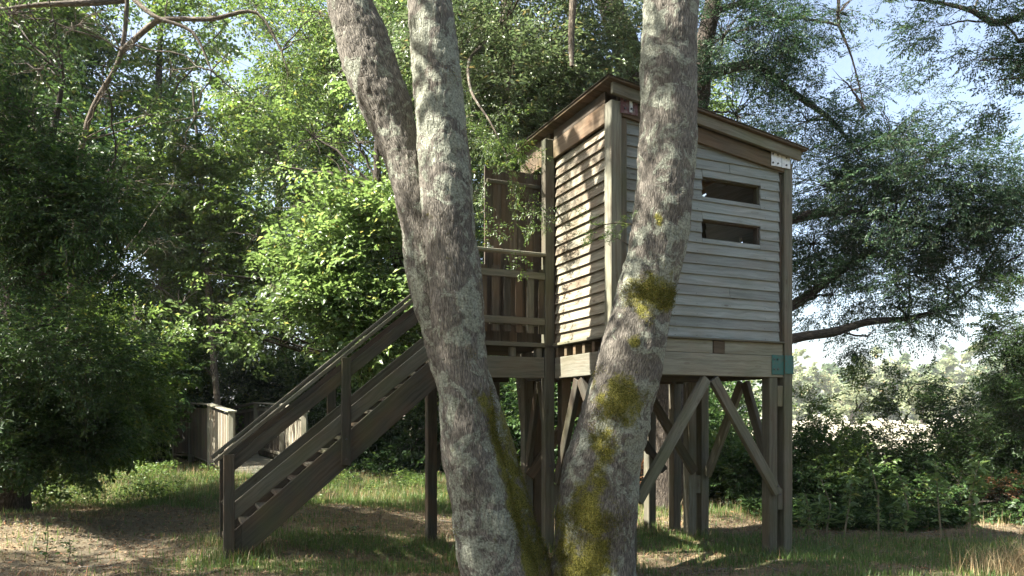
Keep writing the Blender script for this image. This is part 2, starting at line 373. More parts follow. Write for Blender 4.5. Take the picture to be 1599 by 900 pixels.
# ---------------------------------------------------------------- leaf sprays
def norm(a): return a / np.maximum(np.linalg.norm(a, axis=-1, keepdims=True), 1e-9)
def leaf_tris(P0, D, Nn, ln, wd, fold=.25, droop=.15):
    """rhombic folded leaves; returns verts (n,4,3)"""
    S = norm(np.cross(D, Nn)); U = norm(np.cross(S, D))
    mid = P0 + D * (ln * .45)[:, None]
    a = mid + S * (wd / 2)[:, None] + U * (wd * fold)[:, None]
    b = mid - S * (wd / 2)[:, None] + U * (wd * fold)[:, None]
    tip = P0 + D * ln[:, None] - U * (ln * droop)[:, None]
    return np.stack([P0, a, tip, b], 1)
def make_spray(kind, seed):
    r = np.random.default_rng(seed)
    cfg = dict(ash=(.75, 7, 8, .085, .030, .45), maple=(.60, 6, 6, .105, .062, .5), small=(.55, 8, 7, .066, .034, .38),
               willow=(.70, 7, 9, .080, .017, .35), bramble=(.7, 6, 6, .085, .055, .35), far=(1.0, 6, 6, .30, .20, .6))[kind]
    L, ns, nl, ln, wd, sl_ = cfg
    P0 = []; D = []; tw = []
    main = [np.array([t * L, r.normal(0, .015), -.10 * L * t * t]) for t in np.linspace(0, 1, 5)]
    for a, b in zip(main[:-1], main[1:]): tw.append((a, b, .0045))
    for i in range(ns):
        t = .18 + .82 * (i + .5) / ns
        base = np.array([t * L, 0, -.10 * L * t * t]); sgn = 1 if i % 2 else -1
        d = norm(np.array([.75 + r.normal(0, .15), sgn * (.8 + r.normal(0, .2)), r.normal(0, .35)]))
        sl2 = sl_ * (1.1 - .7 * t) * r.uniform(.8, 1.2)
        if i == ns - 1: d = np.array([1., 0, -.2]); sl2 = .15
        tw.append((base, base + d * sl2, .0022))
        for j in range(nl):
            q = (j + .7) / nl; sg = 1 if j % 2 else -1
            p = base + d * sl2 * q
            ld = norm(d * .7 + norm(np.cross(d, [0, 0, 1])) * sg * .8 + np.array([0, 0, r.normal(-.15, .3)]))
            P0.append(p); D.append(ld)
    P0 = np.array(P0); D = np.array(D); n = len(P0)
    Nn = norm(np.array([0, 0, 1.]) + r.normal(0, .45, (n, 3)))
    V = leaf_tris(P0, D, Nn, ln * r.uniform(.7, 1.2, n), wd * r.uniform(.75, 1.2, n))
    T = []
    for a, b, rad in tw:
        dd = norm(b - a); s1 = norm(np.cross(dd, [0, .3, 1])); s2 = np.cross(dd, s1)
        T.append([a + s1 * rad, a - s1 * rad * .5 + s2 * rad * .87, a - s1 * rad * .5 - s2 * rad * .87, b + s1 * rad * .4, b - s1 * rad * .4])
    return V, np.array(T)
SPR = {k: [make_spray(k, 100 + i) for i in range(5)] for k in ('ash', 'maple', 'small', 'willow', 'bramble', 'far')}
TW_F = np.array([(0, 1, 4), (0, 4, 3), (1, 2, 4), (2, 0, 3), (2, 3, 4)])

LIT = []          # (point, radius, strength): places the photograph shows sunlit
_su = TOSUN.cross(Vector((0, 0, 1))).normalized(); _sv = TOSUN.cross(_su)
def lit_keep(pos, own):
    """gaps in the canopy: thins foliage standing between a sunlit place and the sun"""
    keep = np.ones(len(pos), bool); s = np.array(TOSUN)
    gp = np.array([noise.noise(Vector((Vector(p).dot(_su) * 1.25, Vector(p).dot(_sv) * 1.25, 3.3))) for p in pos])
    keep &= ~((gp > .12) & (pos[:, 2] > 5.2))
    for (c, rad, pr, tmin) in LIT:
        v = pos - np.array(c); t = v @ s; dist = np.linalg.norm(v - t[:, None] * s, axis=1)
        keep &= ~((t > tmin) & (dist < rad) & (rng.random(len(pos)) < pr))
    return keep
def sprays(pos, dirs, kind, scale=1.0, lean=0.0):
    """returns leaf verts (n,4,3), twig verts (m,5,3)"""
    n = len(pos); X = norm(dirs)
    Y = norm(np.cross(np.array([0, 0, 1.]) + rng.normal(0, .25, (n, 3)), X)); Z = np.cross(X, Y)
    Rm = np.stack([X, Y, Z], 2) * (scale * rng.uniform(.7, 1.25, n))[:, None, None]
    ch = rng.integers(0, 5, n); LV = []; TV = []
    for k in range(5):
        s = ch == k
        if not s.any(): continue
        V, T = SPR[kind][k]
        LV.append((np.einsum('nij,mvj->nmvi', Rm[s], V) + pos[s][:, None, None, :]).reshape(-1, 4, 3))
        TV.append((np.einsum('nij,mvj->nmvi', Rm[s], T) + pos[s][:, None, None, :]).reshape(-1, 5, 3))
    return np.concatenate(LV), np.concatenate(TV)
def leaves_obj(name, LV, mat, parent, clumpvar=None):
    n = len(LV); idx = np.arange(n)[:, None] * 4
    f = np.concatenate([idx + np.array([0, 1, 2]), idx + np.array([0, 2, 3])], 0)
    rn = rng.random(n); rn = np.concatenate([rn, rn])
    return link(name, np_mesh(name, LV.reshape(-1, 3), f, rn), mat, parent)
def twigs_obj(name, TV, mat, parent):
    n = len(TV); f = (np.arange(n)[:, None, None] * 5 + TW_F[None]).reshape(-1, 3)
    me = np_mesh(name, TV.reshape(-1, 3), f); return link(name, me, mat, parent)

def bend(a, b, sag=0.0, n=6, jit=.12):
    a = Vector(a); b = Vector(b); L = (b - a).length; pts = []
    for i in range(n + 1):
        t = i / n; p = a.lerp(b, t); p.z += sag * L * math.sin(math.pi * t)
        if 0 < i < n: p += Vector((random.gauss(0, 1), random.gauss(0, 1), random.gauss(0, 1))) * jit * L / n
        pts.append(p)
    return pts
def foliage(parent, lobes, kind, mat, bark, hub=None, scale=1.0, hang=-.1, clump=.45, branch_r=.03, per=11, dens=3.0, lit=True, twig=True, name='crown'):
    """lobes: (centre, (rx,ry,rz), number of sprays). Clumps of sprays through each lobe, joined to the hub by branches."""
    pos = []; dr = []; paths = []
    for c, rr, ns in lobes:
        ns = int(ns * dens); c = np.array(c); rr = np.array(rr if hasattr(rr, '__len__') else (rr, rr, rr * .8)); nc = max(2, int(ns / per))
        h = np.array(hub(c)) if callable(hub) else (np.array(hub) if hub is not None else c - np.array([0, 0, rr[2]]))
        d = norm(rng.normal(0, 1, (nc, 3))); rad = rng.random(nc) ** .42
        cc = c + d * rad[:, None] * rr
        if hub is not None:
            paths.append((bend(h, c, .05), list(np.linspace(branch_r * 1.6, branch_r, 7))))
        for q in cc:
            paths.append((bend(c if hub is not None else h, q, .06, 4), list(np.linspace(branch_r * .6, branch_r * .15, 5))))
            k = per; pp = q + rng.normal(0, clump * min(rr.min(), 1.2) * .6, (k, 3)) * np.array([1, 1, .6])
            dd = norm(q - c) + rng.normal(0, .55, (k, 3)) + np.array([0, 0, hang]); pos.append(pp); dr.append(dd)
    pos = np.concatenate(pos); dr = np.concatenate(dr)
    if lit:
        k = lit_keep(pos, None); pos = pos[k]; dr = dr[k]
    if len(pos) == 0: return
    LV, TV = sprays(pos, dr, kind, scale)
    leaves_obj(name, LV, mat, parent)
    if twig: twigs_obj('twigs', TV, bark, parent)
    if paths: tubes('branches', paths, bark, parent, 6)

# ================================================================ GROUND
LIT += [((5.2, 9.8, .6), .9, .8, 1), ((3.2, 12.5, .5), .8, .7, 1), ((-3.6, 12.2, 3.8), 2.3, .99, 1.5), ((-2.0, 12.2, 3.6), 1.9, .98, 1.5), ((-3.4, 12.4, 5.6), 1.9, .96, 1.5), ((-1.8, 12.6, 5.8), 1.5, .9, 1.5), ((-5.2, 12, 3.2), 1.0, .8, 1.5),
        ((-3.2, 15.0, .2), 1.7, .94, 1), ((-1.6, 14.3, .2), 2.0, .98, 1), ((-5.0, 16.4, 1.0), 1.9, .98, 1), ((-2.2, 12.6, .2), 1.3, .9, 1), ((-1.2, 10.8, .2), .8, .7, 1), ((3.2, 7.1, .1), .6, .8, 1), ((5.0, 7.0, .1), .7, .85, 1), ((-6.5, 13.5, 7.5), 3.0, .75, 2), ((-3.0, 13, 8), 2.2, .8, 1.5), ((-9, 10, 6), 1.2, .5, 1),
        ((-7.6, 14.5, .2), 1.3, .8, 1), ((0.6, 8.0, 3.6), .8, .78, 1), ((0.75, 7.6, 2.7), .6, .7, 1),
        ((-.7, 6.4, 4.0), .5, .55, 1), ((1.3, 6.8, 4.6), .5, .5, 1), ((-1.0, 11, 6.5), 1.6, .75, 1.6), ((1.4, 10.5, 5.6), .9, .6, 1.6)]

def axis_coords(lo, hi, step, far, growth=1.22):
    a = list(np.arange(lo, hi + 1e-6, step)); s = step; x = hi
    while x < far: s *= growth; x += s; a.append(x)
    s = step; x = lo; b = []
    while x > -far: s *= growth; x -= s; b.append(x)
    return np.array(b[::-1] + a)
gx = axis_coords(-10, 9, .09, 700); gy = axis_coords(3, 19, .09, 700)
XX, YY = np.meshgrid(gx, gy); ZZ = gz(XX, YY)
ZZ = ZZ + np.where((YY > 18.5) & (YY < 24) & (XX < -3), -0.9 * np.sin(math.pi * np.clip((YY - 18.5) / 5.5, 0, 1)), 0)   # the ditch under the footbridge
nx, ny = len(gx), len(gy)
ii = (np.arange(ny - 1)[:, None] * nx + np.arange(nx - 1)[None]).ravel()
gf = np.stack([ii, ii + 1, ii + nx + 1, ii + nx], 1)
gme = np_mesh('ground', np.stack([XX, YY, ZZ], -1).reshape(-1, 3), gf)
def path_mask(x, y):
    n = .16 * np.sin(x * 3.1 + y * 1.3) + .1 * np.sin(y * 5.7 - x * 2.1)
    a = sstep(.78, .25, dist_poly(x, y, PATHC) + n) ; b = sstep(.8, .25, dist_poly(x, y, PATHC2) + n)
    c = sstep(1.1, .4, np.hypot((x - .2) / 1.6, (y - 8.6) / .9) + n)
    return np.clip(np.maximum(a, np.maximum(.75 * b, .7 * c)), 0, 1)
GREENS = [(3.4, 8.7, 1.6, .8), (1.9, 9.3, .9, .4), (5.2, 8.2, 1.6, 1.2), (-1.6, 8.6, 1.5, .55), (-2.2, 7.1, 1.0, .3), (-1.2, 7.4, .8, .35), (-4.5, 12.0, 2.4, .7), (-1.3, 12.8, 2.0, 1.2), (-7.2, 13.6, 2.5, 1.6), (1.4, 12.2, 2.4, 1.0), (3.0, 7.0, 1.2, .25), (-2.8, 15.2, 2.2, 1.2), (5.6, 6.9, 1.3, .5), (-3.4, 5.2, 1, .4), (3.0, 7.8, 1.0, .35)]
def green_mask(x, y):
    g = np.zeros_like(x)
    for cx, cy, rx, ry in GREENS: g = np.maximum(g, np.exp(-((x - cx) / rx) ** 2 - ((y - cy) / ry) ** 2))
    n = .25 * np.sin(x * 4.1 + 2 * np.sin(y * 2.9)) + .2 * np.sin(y * 6.3 + x * 1.7)
    return np.clip((g + n * .6 - .2) * 1.5, 0, 1)
for nm, val in (('path', path_mask(XX, YY)), ('green', green_mask(XX, YY))):
    a = gme.attributes.new(nm, 'FLOAT', 'POINT'); a.data.foreach_set('value', val.ravel().astype(np.float32))
gme.polygons.foreach_set('use_smooth', np.ones(len(gf), bool))
m, t, b, out = new_mat('ground')
geo = N(t, "ShaderNodeNewGeometry")
def gn(scale, det=6, ro=.6):
    n = N(t, "ShaderNodeTexNoise"); n.inputs['Scale'].default_value = scale; n.inputs['Detail'].default_value = det; n.inputs['Roughness'].default_value = ro
    t.links.new(geo.outputs['Position'], n.inputs['Vector']); return n
n1 = gn(1.6); n2 = gn(28, 6, .75); n3 = gn(6, 5, .7)
mpp = N(t, "ShaderNodeMapping"); mpp.inputs['Scale'].default_value = (14, 60, 30); mpp.inputs['Rotation'].default_value = (0, 0, .6); t.links.new(geo.outputs['Position'], mpp.inputs[0])
nst = N(t, "ShaderNodeTexNoise"); nst.inputs['Scale'].default_value = 1.0; nst.inputs['Detail'].default_value = 5; nst.inputs['Distortion'].default_value = 2.0; t.links.new(mpp.outputs[0], nst.inputs[0])
dirt = ramp(t, [(.3, (.062, .052, .036)), (.7, (.18, .155, .108))], n2.outputs['Fac'])
straw = ramp(t, [(.35, (.12, .085, .05)), (.65, (.33, .26, .155))], nst.outputs['Fac'])
grn = ramp(t, [(.3, (.035, .055, .018)), (.7, (.09, .11, .04))], n2.outputs['Fac'])
sm = ramp(t, [(.40, 0), (.58, 1)], n3.outputs['Fac'])
c = mix(t, sm.outputs[0], dirt.outputs[0], straw.outputs[0])
ga = N(t, "ShaderNodeAttribute", attribute_name="green"); pa = N(t, "ShaderNodeAttribute", attribute_name="path")
c = mix(t, math_n(t, 'MULTIPLY', ga.outputs['Fac'], .8), c, grn.outputs[0])
c = mix(t, math_n(t, 'MULTIPLY', pa.outputs['Fac'], .75), c, dirt.outputs[0])
sx = N(t, "ShaderNodeSeparateXYZ"); t.links.new(geo.outputs['Position'], sx.inputs[0])
fr = t.nodes.new("ShaderNodeMapRange"); fr.inputs[1].default_value = 19; fr.inputs[2].default_value = 34; t.links.new(sx.outputs['Y'], fr.inputs[0])
nfar = gn(.11, 6, .65); fcol = ramp(t, [(.36, (.19, .21, .11)), (.5, (.33, .30, .22)), (.66, (.42, .37, .31))], nfar.outputs['Fac'])
c = mix(t, fr.outputs[0], c, fcol.outputs[0])
t.links.new(c, b.inputs['Base Color']); b.inputs['Roughness'].default_value = .95; b.inputs['Specular IOR Level'].default_value = .15
bp = N(t, "ShaderNodeBump"); bp.inputs['Strength'].default_value = .8; bp.inputs['Distance'].default_value = .03
t.links.new(math_n(t, 'ADD', n2.outputs['Fac'], nst.outputs['Fac']), bp.inputs['Height']); t.links.new(bp.outputs[0], b.inputs['Normal'])
tag(link('ground', gme, m), kind='structure')

# ================================================================ THE HUT ON STILTS
OX, OY, RZ = 0.969, 7.147, math.atan2(.408, .913)
ux = Vector((math.cos(RZ), math.sin(RZ), 0)); uy = Vector((-math.sin(RZ), math.cos(RZ), 0))
def L2W(a, s, z=0.0): return Vector((OX, OY, 0)) + ux * a + uy * s + Vector((0, 0, z))
def loc_at(px, s):            # local x of a photographed point on the vertical plane s
    u = (px - CX) / F; o = Vector((OX, OY, 0)) + uy * s
    a = (u * o.y - o.x) / (ux.x - u * ux.y); return a, (o + ux * a).y
def on_plane(px, py, s):
    a, d = loc_at(px, s); return Vector((a, s, EYE + (HY - py) / F * d))
hut = tag(empty('stilt_hut', (OX, OY, 0), RZ), 'weathered timber nature-watching hut raised on posts with slot windows and an outside stair', 'hut')
TP, TD, TB, TL = M['timber'], M['timber_dark'], M['timber_brown'], M['timber_pale']
W_, D_ = 2.354, 2.12              # hut width (front) and depth
ZB0, ZB1, ZF, ZE = 1.99, 2.225, 2.365, 2.385
def zr(a): return 4.84 - .131 * a   # top of roof along the front
def post(a0, a1, s0, s1, z1, mat=None, z0=None):
    w0 = L2W((a0 + a1) / 2, (s0 + s1) / 2)
    return box1('post', mat or TP, hut, a0, a1, s0, s1, (G(w0.x, w0.y) - .15) if z0 is None else z0, z1, along='z', bevel=.007)
# corner posts in pairs: the outer one runs to the roof, the inner one stands under the beam
post(0, .125, 0, .125, zr(.06) - .16, TL)
post(2.232, 2.354, 0, .12, zr(2.3) - .17)
post(-.10, .02, 1.235, 1.335, 4.70)
for a, s in ((.20, .02), (2.035, .02), (.125, 1.25), (2.035, 1.42), (1.84, 2.02), (.14, 2.02)):
    post(a, a + .12, s, s + .12, ZB0, TB if a < 1 and s > 1 else TP)
post(2.232, 2.354, 1.42, 1.54, zr(2.3) - .17)
post(0, .12, 2.0, 2.12, zr(0) - .16)
post(2.232, 2.354, 2.0, 2.12, zr(2.3) - .17)
# packing blocks between paired posts
for a0, a1, s0, s1, zt in ((.13, .20, .02, .11, .78), (2.157, 2.23, .02, .11, .76), (.02, .125, 1.25, 1.33, .78), (2.157, 2.23, 1.43, 1.53, .8), (2.157, 2.23, .02, .11, 1.9)):
    box1('packing_block', TP, hut, a0, a1, s0, s1, zt - .23, zt, along='z')
# beams
def beam(x0, x1, y0, y1, z0, z1, along, mat=TP): return box1('beam', mat, hut, x0, x1, y0, y1, z0, z1, along=along, bevel=.005)
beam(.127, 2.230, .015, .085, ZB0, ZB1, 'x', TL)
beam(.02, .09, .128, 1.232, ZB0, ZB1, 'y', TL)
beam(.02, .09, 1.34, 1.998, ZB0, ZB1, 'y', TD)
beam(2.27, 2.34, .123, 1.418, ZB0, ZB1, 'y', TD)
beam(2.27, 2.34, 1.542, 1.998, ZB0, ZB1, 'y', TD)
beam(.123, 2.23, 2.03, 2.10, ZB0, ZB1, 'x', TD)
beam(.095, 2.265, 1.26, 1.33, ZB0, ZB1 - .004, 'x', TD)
# rim board with its splice, joists, floor, drip lip
rim = MB(); rim.box(.127, 1.262, .02, .06, ZB1 + .003, ZF, along='x'); rim.box(1.42, 2.230, .02, .06, ZB1 + .003, ZF, along='x'); rim.build('rim_board', TL, hut)
box1('splice_block', TB, hut, 1.265, 1.417, .012, .06, ZB1 + .003, ZF - .004, along='x')
for k in range(6): box1('joist_end', TB, hut, .03, .15, .17 + k * .2, .225 + k * .2, ZB1 + .002, ZF - .03, along='x')
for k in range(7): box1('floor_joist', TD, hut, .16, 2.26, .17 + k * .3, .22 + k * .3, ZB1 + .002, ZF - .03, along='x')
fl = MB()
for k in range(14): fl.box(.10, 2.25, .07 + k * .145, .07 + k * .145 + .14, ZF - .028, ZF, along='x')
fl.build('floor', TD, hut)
lip = MB(); lip.box(.13, 2.23, -.012, .05, ZF, ZE, along='x'); lip.build('drip_board', M['timber'], hut)
lip = MB(); lip.box(-.01, .04, .128, 1.232, ZF - .012, ZE - .002, along='y'); lip.build('drip_board', M['timber'], hut)

# lapped boards
BH = .1105
WIN = [(1.136, 1.922, 3.866, 4.073), (1.136, 1.922, 3.429, 3.631)]
def lap_front():
    w = MB(); z = ZE; k = 0; x0, x1 = .195, 2.192
    while z < 4.56:
        zt = z + BH + .018
        segs = [(x0, x1)]
        for (a, b_, c, d_) in WIN:
            if z + BH > c + .01 and z < d_ - .01:
                # the board is cut round the opening
                lo = max(z, c); 
                segs = [(x0, a), (b_, x1)]
                if z < c - .008: w_seg(w, a, b_, z, c)
                if z + BH > d_ + .008: w_seg(w, a, b_, d_, zt)
        for a, b_ in segs:
            if b_ - a > 1.5 and k % 3 == 1: mid = random.choice([.7, 1.5]); w_seg(w, a, mid - .001, z, zt); w_seg(w, mid + .001, b_, z, zt)
            else: w_seg(w, a, b_, z, zt)
        z += BH; k += 1
    return w
def w_seg(w, a, b_, z0, z1):
    # bottom edge stands proud, top edge tucks behind; cut to the slope of the roof
    f = min(1.0, (z1 - z0) / (BH + .018)); yb = .028 + random.uniform(-.0015, .0015); yt = yb + .021 * f; th = .018
    za = min(z1, zr(a) - .17); zb = min(z1, zr(b_) - .17)
    if za <= z0 + .004: return
    if zb <= z0 + .004:
        b_ = a + (zr(a) - .17 - z0 - .006) / .131; zb = z0 + .005
        if b_ - a < .03: return
    w.quad_box([(a, yb, z0), (a, yb + th, z0), (a, yt + th, za), (a, yt, za), (b_, yb, z0), (b_, yb + th, z0), (b_, yt + th, zb), (b_, yt, zb)])
lap_front().build('front_wall', M['siding_grey_shade'], hut, .0025)
def lap_side(x, s0, s1, ztop, sgn=-1, holes=()):
    w = MB(); z = ZE
    while z < ztop - .02:
        zt = min(z + BH + .018, ztop); xb = x + random.uniform(-.0015, .0015); xt = xb - sgn * .030; th = -sgn * .017
        sg = [(s0, s1)]
        for (h0_, h1_, hz) in holes:
            if z <= hz < z + BH: sg = [(s0, h0_), (h1_, s1)]
        for q0, q1 in sg:
            w.quad_box([(xb, q0, z), (xb + th, q0, z), (xt + th, q0, zt), (xt, q0, zt), (xb, q1, z), (xb + th, q1, z), (xt + th, q1, zt), (xt, q1, zt)])
        z += BH
    return w
lap_side(.022, .127, 1.233, 4.475).build('side_wall', M['siding_warm_sun'], hut, .0025)
lap_side(2.33, .122, 1.418, 4.50, 1, [(.74, .79, 3.66)]).build('side_wall', M['siding_grey_shade'], hut, .0025)
lap_side(2.33, 1.542, 1.998, 4.50, 1).build('side_wall', M['siding_grey_shade'], hut, .0025)
# back wall of upright planks with two slots
bw = MB(); x = .125
while x < 2.2:
    x1 = min(x + .118, 2.23)
    if .55 < x < .85:
        bw.box(x, x1 - .004, 2.03, 2.055, ZF, 3.98, along='z'); bw.box(x, x1 - .004, 2.03, 2.055, 4.10, zr(x) - .10, along='z')
    elif 1.40 < x < 1.55:
        bw.box(x, x1 - .004, 2.03, 2.055, ZF, 3.66, along='z'); bw.box(x, x1 - .004, 2.03, 2.055, 3.80, zr(x) - .10, along='z')
    else: bw.box(x, x1 - .004, 2.03, 2.055, ZF, zr(x) - .10, along='z')
    x += .122
bw.build('back_wall', M['plank_door'], hut, .002)
bt_ = MB(); bt_.box(.10, 2.26, 2.058, 2.10, 4.30, 4.42, along='x'); bt_.build('wall_plate', TD, hut)
slope_args = True
sh = MB(); sh.box(.15, 2.2, .16, .40, 3.30, 3.325, along='x'); sh.build('shelf', TD, hut)
st_ = MB(); st_.box(.4, 1.9, .75, 1.0, 2.78, 2.815, along='x'); st_.box(.5, .56, .8, .95, ZF, 2.78, along='z'); st_.box(1.75, 1.81, .8, .95, ZF, 2.78, along='z'); st_.build('bench', TD, hut)
# wall boards at the corners
box1('corner_board', TP, hut, .128, .192, .012, .04, ZE, zr(.16) - .30, along='z')
box1('corner_board', TD, hut, 2.194, 2.230, .040, .07, ZE, zr(2.2) - .30, along='z')
nl = MB()
for k in range(19):
    z = ZE + k * BH + .022
    for a in (.23, .78, 1.06, 1.98, 2.16):
        if z < zr(a) - .22 and not (1.10 < a < 1.95 and False): nl.disc((a + random.uniform(-.006, .006), .0285, z + random.uniform(-.004, .004)), (0, -1, 0), .0042, .002, 6)
nl.build('nails', M['bolt'], hut, 0)
# window linings
for (a, b_, c, d_) in WIN:
    f = MB(); f.box(a + .001, b_ - .001, .052, .12, d_ - .014, d_ + .004, along='x'); f.box(a + .001, b_ - .001, .058, .12, c - .006, c + .010, along='x')
    f.box(a - .006, a + .010, .054, .118, c + .012, d_ - .016, along='z'); f.box(b_ - .028, b_ + .004, .054, .118, c + .012, d_ - .016, along='z')
    f.build('window_frame', TD, hut, .002)
# head boards under the roof (front), following its slope
def slope_board(name, mat, a0, a1, y0, y1, t0, t1, par=hut):
    w = MB(); w.quad_box([(a0, y0, zr(a0) - t1), (a0, y1, zr(a0) - t1), (a0, y1, zr(a0) - t0), (a0, y0, zr(a0) - t0), (a1, y0, zr(a1) - t1), (a1, y1, zr(a1) - t1), (a1, y1, zr(a1) - t0), (a1, y0, zr(a1) - t0)])
    return w.build(name, mat, par)
slope_board('fascia_board', TP, -.02, 2.42, -.065, -.025, .024, .135)
slope_board('head_board', TB, .13, 2.228, -.006, .030, .137, .295)
slope_board('fascia_board', TP, -.02, 2.42, 2.125, 2.165, .024, .135)
sb = MB(); sb.box(.0, .03, .129, 1.233, 4.48, 4.682, along='y'); sb.build('head_board', M['timber_brown'], hut)
sb = MB(); sb.box(.0, .03, 1.34, 1.998, 4.48, 4.682, along='y'); sb.build('head_board', M['timber_brown'], hut)
box1('wall_plate', TD, hut, .008, .03, .129, 1.233, 4.685, 4.80, along='y')
box1('wall_plate', TD, hut, .008, .03, 1.34, 1.998, 4.685, 4.80, along='y')
for y in (.35, .95, 1.55): slope_board('rafter', TD, .035, 2.33, y, y + .05, .024, .13)
slope_board('rafter', TD, .128, 2.23, .062, .11, .024, .13)
rf = MB()
for k in range(16):
    y0 = -.105 + k * .146; a0, a1 = -.085, 2.47; y1 = y0 + .143
    rf.quad_box([(a0, y0, zr(a0) - .022), (a0, y1, zr(a0) - .022), (a0, y1, zr(a0)), (a0, y0, zr(a0)), (a1, y0, zr(a1) - .022), (a1, y1, zr(a1) - .022), (a1, y1, zr(a1)), (a1, y0, zr(a1))])
roof = rf.build('roof', TB, hut, .003)
fm = MB(); a0, a1 = -.10, 2.485
fm.quad_box([(a0, -.115, zr(a0) + .001), (a0, 2.24, zr(a0) + .001), (a0, 2.24, zr(a0) + .009), (a0, -.115, zr(a0) + .009), (a1, -.115, zr(a1) + .001), (a1, 2.24, zr(a1) + .001), (a1, 2.24, zr(a1) + .009), (a1, -.115, zr(a1) + .009)])
fm.build('roof_felt', M['timber_dark'], roof, .002)
# metal brackets
def plate(name, mat, x0, x1, z0, z1, y, bolts, slope=0.0):
    w = MB(); w.quad_box([(x0, y - .006, z0), (x0, y, z0), (x0, y, z1), (x0, y - .006, z1), (x1, y - .006, z0 - slope), (x1, y, z0 - slope), (x1, y, z1 - slope), (x1, y - .006, z1 - slope)])
    p = w.build(name, mat, hut, .002)
    bm = MB()
    for fx, fz in bolts:
        xx = x0 + fx * (x1 - x0); bm.disc((xx, y - .006, z0 + fz * (z1 - z0) - slope * fx), (0, -1, 0), .011, .008)
    bm.build('bolts', M['bolt'], p, 0); return p
plate('bracket', M['plate_white'], 2.03, 2.178, 4.30, 4.46, -.010, [(.15, .2), (.15, .8), (.62, .2), (.62, .8)], .0)
plate('bracket', M['plate_white'], 2.181, 2.300, 4.295, 4.445, -.013, [(.5, .22), (.5, .78)], .0)
plate('bracket', M['plate_red'], .100, .300, 4.55, 4.72, -.012, [(.25, .3), (.25, .75), (.7, .25), (.7, .7)])
plate('bracket', M['plate_white'], .20, .235, 4.57, 4.68, -.019, [(.5, .3)])
plate('bracket', M['plate_teal'], 2.06, 2.232, 2.02, 2.235, .013, [(.2, .28), (.2, .78), (.5, .28), (.5, .78)])
tw = MB(); tw.box(2.2325, 2.358, -.010, -.003, 2.03, 2.235, along='x'); tw.box(2.356, 2.362, -.003, .12, 2.03, 2.235, along='y'); tw.build('bracket', M['plate_teal'], hut, .002)
# braces
def brace(p0, p1, side, mat=TP, w=.11, th=.06): return bar1('brace', mat, hut, p0, p1, w, th, side, .005)
apex = 1.236
brace((apex + .045, .045, ZB0 - .03), (2.115, -.012, .72), (0, 1, 0), TP)
brace((apex - .045, .045, ZB0 - .03), (.30, -.012, .72), (0, 1, 0), TP)
for a, mt in ((2.305, TP), (.06, TD)):
    brace((a, .70, ZB0 - .03), (a - (.13 if a > 1 else -.10), .11, .80), (1, 0, 0), mt); brace((a, .76, ZB0 - .03), (a, 1.40 if a > 1 else 1.25, .80), (1, 0, 0), mt)
brace((.05, 1.66, ZB0 - .02), (.03, 1.33, .95), (1, 0, 0), TD); brace((.05, 1.70, ZB0 - .02), (.05, 2.02, .95), (1, 0, 0), TD)
brace((1.12, 1.28, ZB0 - .02), (.28, 1.28, 1.05), (0, 1, 0), TD); brace((1.24, 1.30, ZB0 - .02), (2.10, 1.40, .85), (0, 1, 0), TD)
brace((1.02, 2.075, ZB0 - .02), (.06, 2.01, .82), (0, 1, 0), TB, .13); brace((1.14, 2.06, ZB0 - .02), (2.10, 2.04, .82), (0, 1, 0), TD)
for (a, s, z) in ((2.10, -.043, .80), (2.13, -.043, .71), (.30, -.043, .80), (-.04, 1.232, 1.0)):
    bm = MB(); bm.disc((a, s, z), (0, -1, 0), .012, .008); bm.build('bolt', M['bolt'], hut, 0)

# ---- landing
LF, LB_, LX = 1.26, 2.5, -1.12
beam(LX, -.105, 1.245, 1.315, ZB0, ZB1, 'x', TP)
beam(LX, -.02, 2.42, 2.49, ZB0, ZB1, 'x', TD)
beam(LX, LX + .07, 1.32, 2.415, ZB0, ZB1, 'y', TD)
dk = MB(); y = 1.235
while y < 2.48: dk.box(LX - .01, -.003, y, y + .118, ZF - .03, ZF, along='x'); y += .125
dk.build('landing_deck', TD, hut)
for a in (-.98, -.52, -.2): box1('joist_end', TP, hut, a, a + .07, 1.255, 1.33, ZB1 + .002, ZF - .032, along='z')
box1('deck_edge_board', TP, hut, LX, -.105, 1.222, 1.244, ZF - .028, ZF + .02, along='x')
post(LX, LX + .12, 1.26, 1.38, 3.36, TD); post(LX, LX + .12, 2.37, 2.49, 3.36, TD)
post(LX + .20, LX + .30, 1.27, 1.38, ZB0, TP); post(-.30, -.18, 2.34, 2.46, ZB0, TL)
brace((-.55, 2.45, ZB0), (LX + .06, 2.43, .85), (0, 1, 0), TD)
rl = MB(); rl.box(LX, -.095, 1.205, 1.30, 3.365, 3.395, along='x'); rl.build('handrail', TL, hut)
rl = MB(); rl.box(LX + .02, -.105, 1.228, 1.25, 3.10, 3.175, along='x'); rl.build('rail', TP, hut)
rl = MB(); rl.box(LX + .02, -.105, 1.228, 1.25, 2.585, 2.665, along='x'); rl.build('rail', TP, hut)
px = -.88
while px < -.15:
    box1('picket', random.choice([TP, TB, TD]), hut, px, px + .082, 1.252, 1.272, 2.49 + random.uniform(-.01, .01), 3.225 + random.uniform(-.012, .012), along='z'); px += .142
rl = MB(); rl.box(LX, -.005, 2.43, 2.52, 3.365, 3.395, along='x'); rl.build('handrail', TP, hut)
for z in (3.13, 2.62):
    rl = MB(); rl.box(LX + .12, -.01, 2.47, 2.492, z - .04, z + .04, along='x'); rl.build('rail', TP, hut)
px = -.98
while px < -.08:
    box1('picket', TP, hut, px, px + .082, 2.446, 2.468, 2.48, 3.22, along='z'); px += .142
